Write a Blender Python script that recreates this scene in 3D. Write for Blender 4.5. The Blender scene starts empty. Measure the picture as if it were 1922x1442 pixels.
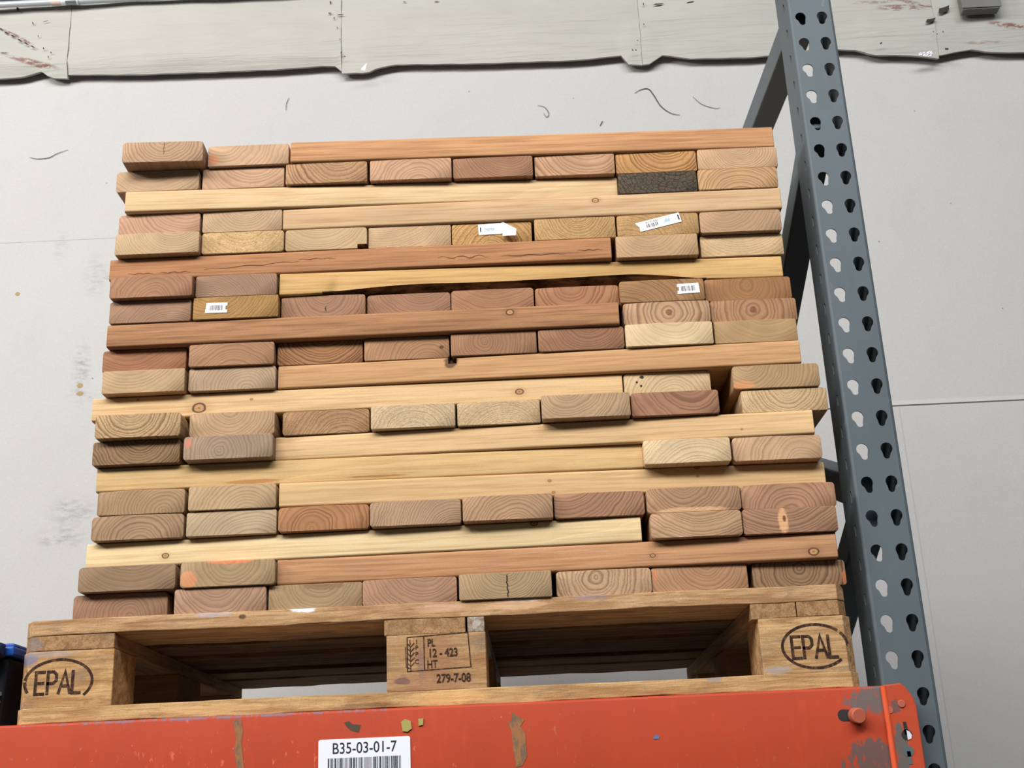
import bpy, math, random
from mathutils import Vector, Matrix
import mathutils

sc = bpy.context.scene
C = sc.collection
PI = math.pi

# ------------------------------------------------------------------ camera, world, lights, exposure
F_PX, CAM_LOC, CAM_ROT = (2319.59, [0.73324, -1.76058, -0.15356], [1.910526, 0.042522, 0.0206])
cd = bpy.data.cameras.new('camera'); cam = bpy.data.objects.new('camera', cd); C.objects.link(cam)
cd.sensor_fit = 'HORIZONTAL'; cd.sensor_width = 36; cd.lens = F_PX/1922*36
cd.clip_start = .05; cd.clip_end = 100
cam.location = CAM_LOC; cam.rotation_mode = 'XYZ'; cam.rotation_euler = CAM_ROT
sc.camera = cam

sc.view_settings.view_transform = 'Standard'; sc.view_settings.look = 'None'
sc.view_settings.gamma = 1; sc.view_settings.use_curve_mapping = False
sc.view_settings.exposure = -0.37

world = bpy.data.worlds.new('world'); sc.world = world; world.use_nodes = True
bg = world.node_tree.nodes['Background']
bg.inputs[0].default_value = (.93, .97, 1, 1); bg.inputs[1].default_value = .07

def area(name, loc, target, sx, sy, power, col):
    l = bpy.data.lights.new(name, 'AREA'); l.shape = 'RECTANGLE'; l.size = sx; l.size_y = sy
    l.energy = power; l.color = col
    o = bpy.data.objects.new(name, l); C.objects.link(o); o.location = loc
    o.rotation_euler = (Vector(target)-Vector(loc)).to_track_quat('-Z', 'Y').to_euler()
    return o
# high-bay strip lamps over the aisle in front of the rack, plus an added wall fill
area('unseen_lamp', (-1.4, -4.4, 4.0), (0.2, 1.0, .7), 4.5, 1.2, 530, (1, .965, .91))
area('unseen_lamp', (2.2, -4.0, 4.3), (1.0, 1.0, .6), 4.0, 1.2, 290, (.95, .96, 1))
area('unseen_lamp', (-3.8, -1.8, 2.7), (-.7, 1.7, .2), 1.8, .8, 230, (1, .975, .93))  # unseen fill added at left to brighten that part of the wall

# ------------------------------------------------------------------ node helper
class N:
    def __init__(s, name, rough=.6, spec=.3):
        s.m = bpy.data.materials.new(name); s.m.use_nodes = True
        s.t = s.m.node_tree; s.n = s.t.nodes; s.l = s.t.links
        s.b = s.n['Principled BSDF']; s.b.inputs['Roughness'].default_value = rough
        s.b.inputs['Specular IOR Level'].default_value = spec
        s.tc = None
    def put(s, sock, v):
        if isinstance(v, bpy.types.NodeSocket): s.l.new(v, sock)
        elif isinstance(v, (tuple, list)):
            v = tuple(v)
            if sock.type == 'RGBA' and len(v) == 3: v = v+(1,)
            sock.default_value = v
        else: sock.default_value = v
    def obj(s):
        if not s.tc: s.tc = s.n.new('ShaderNodeTexCoord')
        return s.tc.outputs['Object']
    def m_(s, op, a, b=0.0, c=None):
        n = s.n.new('ShaderNodeMath'); n.operation = op; s.put(n.inputs[0], a); s.put(n.inputs[1], b)
        if c is not None: s.put(n.inputs[2], c)
        return n.outputs[0]
    def mr(s, v, a, b, c=0.0, d=1.0, smooth=True):
        n = s.n.new('ShaderNodeMapRange'); n.clamp = True
        if smooth: n.interpolation_type = 'SMOOTHSTEP'
        s.put(n.inputs[0], v)
        for k, x in zip((1, 2, 3, 4), (a, b, c, d)): s.put(n.inputs[k], x)
        return n.outputs[0]
    def sep(s, v):
        n = s.n.new('ShaderNodeSeparateXYZ'); s.put(n.inputs[0], v); return n.outputs
    def comb(s, x, y, z):
        n = s.n.new('ShaderNodeCombineXYZ'); s.put(n.inputs[0], x); s.put(n.inputs[1], y); s.put(n.inputs[2], z); return n.outputs[0]
    def scale(s, v, sc3, off=(0, 0, 0)):
        n = s.n.new('ShaderNodeMapping'); s.put(n.inputs[0], v); n.inputs['Scale'].default_value = sc3; n.inputs['Location'].default_value = off
        return n.outputs[0]
    def noise(s, v, scale=1.0, detail=2.0, rough=.5, dist=0.0):
        n = s.n.new('ShaderNodeTexNoise'); s.put(n.inputs['Vector'], v); n.inputs['Scale'].default_value = scale
        n.inputs['Detail'].default_value = detail; n.inputs['Roughness'].default_value = rough; n.inputs['Distortion'].default_value = dist
        return n.outputs['Fac']
    def voro(s, v, scale=1.0, feature='F1'):
        n = s.n.new('ShaderNodeTexVoronoi'); n.feature = feature; s.put(n.inputs['Vector'], v); n.inputs['Scale'].default_value = scale
        return n.outputs['Distance']
    def mix(s, f, a, b, mode='MIX'):
        n = s.n.new('ShaderNodeMix'); n.data_type = 'RGBA'; n.blend_type = mode
        s.put(n.inputs[0], f); s.put(n.inputs[6], a); s.put(n.inputs[7], b); return n.outputs[2]
    def bump(s, h, strength=.3, dist=.001):
        n = s.n.new('ShaderNodeBump'); n.inputs['Strength'].default_value = strength; n.inputs['Distance'].default_value = dist
        s.put(n.inputs['Height'], h); s.l.new(n.outputs[0], s.b.inputs['Normal'])
    def col(s, c): s.put(s.b.inputs['Base Color'], c); return s.m

def L(c):       # sRGB 0..255 -> linear
    return tuple(((x/255)/12.92 if x/255 <= .04045 else ((x/255+.055)/1.055)**2.4) for x in c)
def mulc8(c, k): return tuple(x*k for x in c)
def mulc(c, k): return tuple(min(1, x*k) for x in c)

def plain(name, rgb, rough=.6, metal=0.0, spec=.3):
    a = N(name, rough, spec); a.b.inputs['Metallic'].default_value = metal
    return a.col(L(rgb)+(1,))

# ------------------------------------------------------------------ mesh helpers
def mesh(name, verts, faces, mats, parent=None, fm=None, smooth=None):
    me = bpy.data.meshes.new(name); me.from_pydata([tuple(v) for v in verts], [], faces); me.update()
    for m in (mats if isinstance(mats, (list, tuple)) else [mats]): me.materials.append(m)
    if fm:
        for p, k in zip(me.polygons, fm): p.material_index = k
    if smooth:
        for p in me.polygons: p.use_smooth = True
        try: me.set_sharp_from_angle(angle=math.radians(smooth))
        except Exception: pass
    o = bpy.data.objects.new(name, me); C.objects.link(o)
    if parent: o.parent = parent
    return o
def tag(o, label=None, cat=None, group=None, kind=None):
    if label: o['label'] = label
    if cat: o['category'] = cat
    if group: o['group'] = group
    if kind: o['kind'] = kind
    return o
def empty(name, loc):
    o = bpy.data.objects.new(name, None); C.objects.link(o); o.location = loc; o.empty_display_size = .05; return o

class MB:
    def __init__(s): s.v = []; s.f = []; s.k = []
    def add(s, vs, fs, k=0):
        b = len(s.v); s.v += [tuple(v) for v in vs]; s.f += [tuple(b+i for i in f) for f in fs]; s.k += [k]*len(fs)
    def box(s, x0, x1, y0, y1, z0, z1, k=0):
        s.add([(x0,y0,z0),(x1,y0,z0),(x1,y1,z0),(x0,y1,z0),(x0,y0,z1),(x1,y0,z1),(x1,y1,z1),(x0,y1,z1)],
              [(0,3,2,1),(4,5,6,7),(0,1,5,4),(1,2,6,5),(2,3,7,6),(3,0,4,7)], k)
    def prism(s, pts, axis, a, b, k=0):
        """pts: 2D outline; extruded from a to b along axis ('y': pts are (x,z) ; 'x': (y,z) ; 'z': (x,y))"""
        def P(u, v, w): return {'y': (u, w, v), 'x': (w, u, v), 'z': (u, v, w)}[axis]
        n = len(pts); vs = [P(u, v, a) for u, v in pts]+[P(u, v, b) for u, v in pts]
        fs = [tuple(range(n)), tuple(range(2*n-1, n-1, -1))]+[(i, i+n, (i+1) % n+n, (i+1) % n) for i in range(n)]
        s.add(vs, fs, k)
    def tube(s, pts, r, n=8, k=0):
        pts = [Vector(p) for p in pts]; rings = []
        for i, p in enumerate(pts):
            d = (pts[min(i+1, len(pts)-1)]-pts[max(i-1, 0)]).normalized()
            u = d.cross(Vector((0, 0, 1)));
            if u.length < .1: u = d.cross(Vector((1, 0, 0)))
            u.normalize(); w = d.cross(u)
            rr = r[i] if isinstance(r, (list, tuple)) else r
            rings.append([p+u*rr*math.cos(2*PI*j/n)+w*rr*math.sin(2*PI*j/n) for j in range(n)])
        vs = [v for q in rings for v in q]; fs = []
        for i in range(len(rings)-1):
            for j in range(n): fs.append((i*n+j, i*n+(j+1) % n, (i+1)*n+(j+1) % n, (i+1)*n+j))
        fs.append(tuple(range(n))[::-1]); fs.append(tuple((len(rings)-1)*n+j for j in range(n)))
        s.add(vs, fs, k)
    def build(s, name, mats, parent=None, smooth=None, recalc=True):
        o = mesh(name, s.v, s.f, mats, parent, s.k, None)
        if recalc:
            import bmesh
            bm = bmesh.new(); bm.from_mesh(o.data); bmesh.ops.recalc_face_normals(bm, faces=bm.faces); bm.to_mesh(o.data); bm.free()
        if smooth:
            for p in o.data.polygons: p.use_smooth = True
            o.data.set_sharp_from_angle(angle=math.radians(smooth))
        return o
def bevel(o, w, seg=2):
    b = o.modifiers.new('bevel', 'BEVEL'); b.width = w; b.segments = seg; b.limit_method = 'ANGLE'; b.angle_limit = math.radians(35)
    return o
def text_obj(name, s, size, mat, parent, loc, rot=(PI/2, 0, 0), sx=1.0, ext=.0002, fat=0.0, align='CENTER'):
    cu = bpy.data.curves.new(name, 'FONT'); cu.body = s; cu.size = size; cu.extrude = ext; cu.offset = fat; cu.align_x = align; cu.align_y = 'CENTER'
    t = bpy.data.objects.new(name, cu); C.objects.link(t)
    bpy.context.view_layer.update()
    me = bpy.data.meshes.new_from_object(t.evaluated_get(bpy.context.evaluated_depsgraph_get()))
    bpy.data.objects.remove(t)
    me.materials.clear(); me.materials.append(mat)
    o = bpy.data.objects.new(name, me); C.objects.link(o); o.location = loc; o.rotation_euler = rot; o.scale = (sx, 1, 1)
    if parent: o.parent = parent
    return o
def strokes(name, polys, w, mat, parent, y, th=.0004):
    """hand-inked strokes in the x-z plane at depth y"""
    mb = MB()
    for k, pl in enumerate(polys):
        P = [Vector(p) for p in pl]; n = len(P); A = []; Bq = []
        closed = (P[0]-P[-1]).length < 1e-6
        for i, p in enumerate(P):
            d0 = (P[i]-P[i-1]).normalized() if i else ((P[-1]-P[-2]).normalized() if closed else None)
            d1 = (P[i+1]-P[i]).normalized() if i < n-1 else ((P[1]-P[0]).normalized() if closed else None)
            d0 = d0 or d1; d1 = d1 or d0
            n0 = Vector((-d0.y, d0.x)); n1 = Vector((-d1.y, d1.x)); m = (n0+n1)
            m = m.normalized() if m.length > 1e-6 else n0
            q = w/2/max(.45, m.dot(n0)); e = Vector((0, 0))
            if not closed and i == 0: e = -d1*w*.3
            if not closed and i == n-1: e = d0*w*.3
            A.append(p+e+m*q); Bq.append(p+e-m*q)
        yy = y-th-.00006*k
        vs = [(a.x, yy, a.y) for a in A]+[(b.x, yy, b.y) for b in Bq]+[(a.x, y, a.y) for a in A]+[(b.x, y, b.y) for b in Bq]
        fs = []
        for i in range(n-1):
            fs += [(i, i+1, n+i+1, n+i), (i, 2*n+i, 2*n+i+1, i+1), (n+i, n+i+1, 3*n+i+1, 3*n+i)]
        fs += [(0, n, 3*n, 2*n), (n-1, 3*n-1, 4*n-1, 2*n-1)]
        mb.add(vs, fs)
    return mb.build(name, mat, parent)

# ------------------------------------------------------------------ wood
def desat(c, k=.10):
    y = .3*c[0]+.59*c[1]+.11*c[2]; q = [x+(y-x)*k for x in c]
    return (q[0]*.965, q[1]*.965, q[2]*.945)
def wood(name, base, dark, pith=(0, .03), sp=.005, contrast=.6, slope=(0.0, 0.0), seed=0, spots=(), knots=(), crack=None, rough_saw=0.0,
         wob=1.0, crackle=0.0, streak=.22):
    """solid wood: the grain runs along object Y, growth rings in X-Z around the pith.
    spots: (axis pair 'xz'|'yz', u, v, ru, rv, rgb, strength); knots on the long edge: (y, z, r)"""
    a = N(name, .72, .22); base = desat(base); dark = desat(dark, .08)
    co = a.obj(); s = a.sep(co)
    off = (seed*1.37 % 7, seed*2.11 % 5, seed*.77 % 3)
    w1 = a.noise(a.scale(co, (14, 1.6, 14), off), 1, 3, .55)
    w2 = a.noise(a.scale(co, (90, 5, 90), off), 1, 2, .6)
    dx = a.m_('SUBTRACT', s[0], pith[0]); dz = a.m_('SUBTRACT', s[2], pith[1])
    dx = a.m_('MULTIPLY_ADD', s[1], slope[0], dx); dz = a.m_('MULTIPLY_ADD', s[1], slope[1], dz)
    dx = a.m_('MULTIPLY_ADD', a.m_('SUBTRACT', w1, .5), .030*wob, dx)
    r = a.m_('SQRT', a.m_('ADD', a.m_('MULTIPLY', dx, dx), a.m_('MULTIPLY', dz, dz)))
    r = a.m_('MULTIPLY_ADD', a.m_('SUBTRACT', w2, .5), .0022, r)
    # ring spacing varies with radius
    r2 = a.m_('ADD', r, a.m_('MULTIPLY', a.m_('SINE', a.m_('MULTIPLY', r, 170.0+seed % 5*30)), .0016*sp/.005))
    q = a.m_('DIVIDE', r2, sp)
    fr = a.m_('FRACT', q); fl = a.m_('FLOOR', q)
    wn = a.n.new('ShaderNodeTexWhiteNoise'); wn.noise_dimensions = '1D'; a.put(wn.inputs['W'], a.m_('ADD', fl, seed*3.3))
    up = a.mr(fr, .30, .86); dn = a.mr(fr, .88, 1.0, 1, 0)
    lw = a.m_('MULTIPLY', a.m_('MULTIPLY', up, dn), a.m_('MULTIPLY_ADD', wn.outputs[0], .55, .45))
    # the long edges carry calmer figure than the sawn ends
    g = a.n.new('ShaderNodeNewGeometry')
    vt = a.n.new('ShaderNodeVectorTransform'); vt.vector_type = 'NORMAL'; vt.convert_from = 'WORLD'; vt.convert_to = 'OBJECT'
    a.l.new(g.outputs['True Normal'], vt.inputs[0])
    ny = a.m_('ABSOLUTE', a.sep(vt.outputs[0])[1])
    endf = a.mr(ny, .6, .8)
    k = a.m_('MULTIPLY', lw, a.m_('MULTIPLY_ADD', endf, contrast*.62, contrast*.38))
    B = L(base); D = L(dark)
    col = a.mix(k, B, D)
    big = a.noise(a.scale(co, (16, 3.0, 22), off), 1, 3, .6)
    col = a.mix(a.mr(big, .35, .68, 0, .34), col, mulc(B, .68))
    col = a.mix(a.mr(big, .52, .30, 0, .20), col, mulc(B, 1.22))
    st = a.noise(a.scale(co, (260, 7, 260), off), 1, 3, .65)
    side = a.m_('SUBTRACT', 1.0, endf)
    col = a.mix(a.m_('MULTIPLY', a.mr(st, .42, .68), a.m_('MULTIPLY_ADD', side, streak*1.2, .05)), col, mulc(D, .85))
    gr = a.noise(a.scale(co, (900, 500, 900), off), 1, 2, .7)
    col = a.mix(a.mr(gr, .35, .75, 0, .22), col, mulc(D, .9))
    for ax, u, v, ru, rv, rgb, sg in spots:
        U = s[0] if ax[0] == 'x' else s[1]
        du = a.m_('DIVIDE', a.m_('SUBTRACT', U, u), ru); dv = a.m_('DIVIDE', a.m_('SUBTRACT', s[2], v), rv)
        d = a.m_('SQRT', a.m_('ADD', a.m_('MULTIPLY', du, du), a.m_('MULTIPLY', dv, dv)))
        n3 = a.noise(a.scale(co, (120, 60, 160), off), 1, 3, .6)
        d = a.m_('MULTIPLY_ADD', a.m_('SUBTRACT', n3, .5), .9, d)
        col = a.mix(a.mr(d, .7, 1.05, sg, 0), col, L(rgb))
    for ky, kz, kr in knots:
        du = a.m_('DIVIDE', a.m_('SUBTRACT', s[1], ky), kr*1.35); dv = a.m_('DIVIDE', a.m_('SUBTRACT', s[2], kz), kr)
        d = a.m_('SQRT', a.m_('ADD', a.m_('MULTIPLY', du, du), a.m_('MULTIPLY', dv, dv)))
        d = a.m_('MULTIPLY_ADD', a.m_('SUBTRACT', w2, .5), .5, d)
        col = a.mix(a.mr(d, 1.0, 2.6, .35, 0), col, mulc(D, .9))
        col = a.mix(a.mr(d, .9, 1.15, .92, 0), col, L((66, 42, 28)))
        col = a.mix(a.mr(d, .62, .84, .95, 0), col, L((178, 138, 94)))
        col = a.mix(a.mr(d, .12, .34, .6, 0), col, L((112, 78, 52)))
    if crack:
        cx, z0, z1, cw = crack
        n4 = a.noise(a.comb(0, 0, a.m_('MULTIPLY', s[2], 150.0)), 1, 3, .6)
        d = a.m_('ABSOLUTE', a.m_('SUBTRACT', a.m_('MULTIPLY_ADD', a.m_('SUBTRACT', n4, .5), .010, s[0]), cx))
        msk = a.m_('MULTIPLY', a.mr(d, cw*.5, cw*1.1, 1, 0), a.m_('MULTIPLY', a.mr(s[2], z0, z0+.004), a.mr(s[2], z1-.004, z1, 1, 0)))
        col = a.mix(a.m_('MULTIPLY', msk, endf), col, L((38, 24, 16)))
    h = a.m_('MULTIPLY_ADD', gr, .5, a.m_('MULTIPLY', lw, -.8))
    if rough_saw:
        rs = a.noise(a.scale(co, (240, 240, 420), off), 1, 3, .7, 1.5)
        col = a.mix(a.m_('MULTIPLY', a.mr(rs, .50, .66, 0, rough_saw*.55), endf), col, mulc(D, .8))
        col = a.mix(a.m_('MULTIPLY', a.mr(rs, .48, .34, 0, rough_saw*.35), endf), col, mulc(B, 1.35))
        h = a.m_('MULTIPLY_ADD', rs, -rough_saw*3, h)
    if crackle:
        vo = a.voro(a.scale(co, (110, 110, 150), off), 1, 'DISTANCE_TO_EDGE')
        col = a.mix(a.mr(vo, .02, .07, crackle, 0), col, L((24, 20, 17)))
    a.bump(h, .35, .0009)
    return a.col(col)

def board_mesh(name, w, h, ln, cup=.0012, r=.0035, rnd=None, n_y=7, bark=None, bow=0.0):
    """a planed plank: rounded arrises, slightly cupped across its width; X width, Y length from 0, Z up from 0"""
    hw = w/2
    def section(t, cut):
        pts = []
        for (cx, cz, a0) in ((hw-r, r, -90), (hw-r, h-r, 0), (-hw+r, h-r, 90), (-hw+r, r, 180)):
            for j in range(5):
                a = math.radians(a0+j*22.5); x = cx+r*math.cos(a); z = cz+r*math.sin(a); pts.append([x, z])
            # inner points along top/bottom edges for the cup
            if cz > h/2 and cx > 0:
                for q in (.6, .3, 0, -.3, -.6): pts.append([q*hw, h])
            if cz < h/2 and cx < 0:
                for q in (-.6, -.3, 0, .3, .6): pts.append([q*hw, 0])
        out = []
        for x, z in pts:
            if cut > 0 and x > 0 and z < h/2:   # waney lower front arris: pull the corner back
                f = cut
                if x > hw-.012: 
                    z2 = max(z, f*min(1, (x-(hw-.012))/.010)); x -= f*.25*(1 if z < f else 0); z = z2
            crown = cup*(1-(x/hw)**2)
            out.append((x, z+crown*(z/h if cup > 0 else (1-z/h))))
        return out
    V = []; ys = [0.0]
    if bark: n_y = 60
    ys = [ln*i/(n_y-1) for i in range(n_y)]
    e = .0008
    secs = [(0.0, e)]+[(e*1.0 if i == 0 else (ys[i] if i < n_y-1 else ln-e), 0.0) for i in range(n_y)]+[(ln, e)]
    n = None
    for y, inset in secs:
        s_ = section(y, bark(y/ln) if bark else 0)
        n = len(s_)
        b = bow*math.sin(PI*y/ln)
        for x, z in s_:
            sx = 1-inset/hw; sz = 1-2*inset/h
            V.append((x*sx, y, (z-h/2)*sz+h/2+b))
    F = []; K = []
    for i in range(len(secs)-1):
        for j in range(n):
            F.append((i*n+j, i*n+(j+1) % n, (i+1)*n+(j+1) % n, (i+1)*n+j))
            q = [V[k] for k in F[-1]]
            cxm = sum(v[0] for v in q)/4; czm = sum(v[2] for v in q)/4
            K.append(1 if bark and cxm > hw-.02 and czm < h*.62 and bark(sum(v[1] for v in q)/4/ln) > .002 and czm < bark(sum(v[1] for v in q)/4/ln)+.0008 else 0)
    F.append(tuple(range(n))[::-1]); K.append(0)
    F.append(tuple((len(secs)-1)*n+j for j in range(n))); K.append(0)
    return V, F, K

PITCH, TILT, Z0 = .0377, -.0004, .144
def z_bot(row, x): return Z0+(20-row)*(PITCH+TILT*(x-.63))

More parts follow.
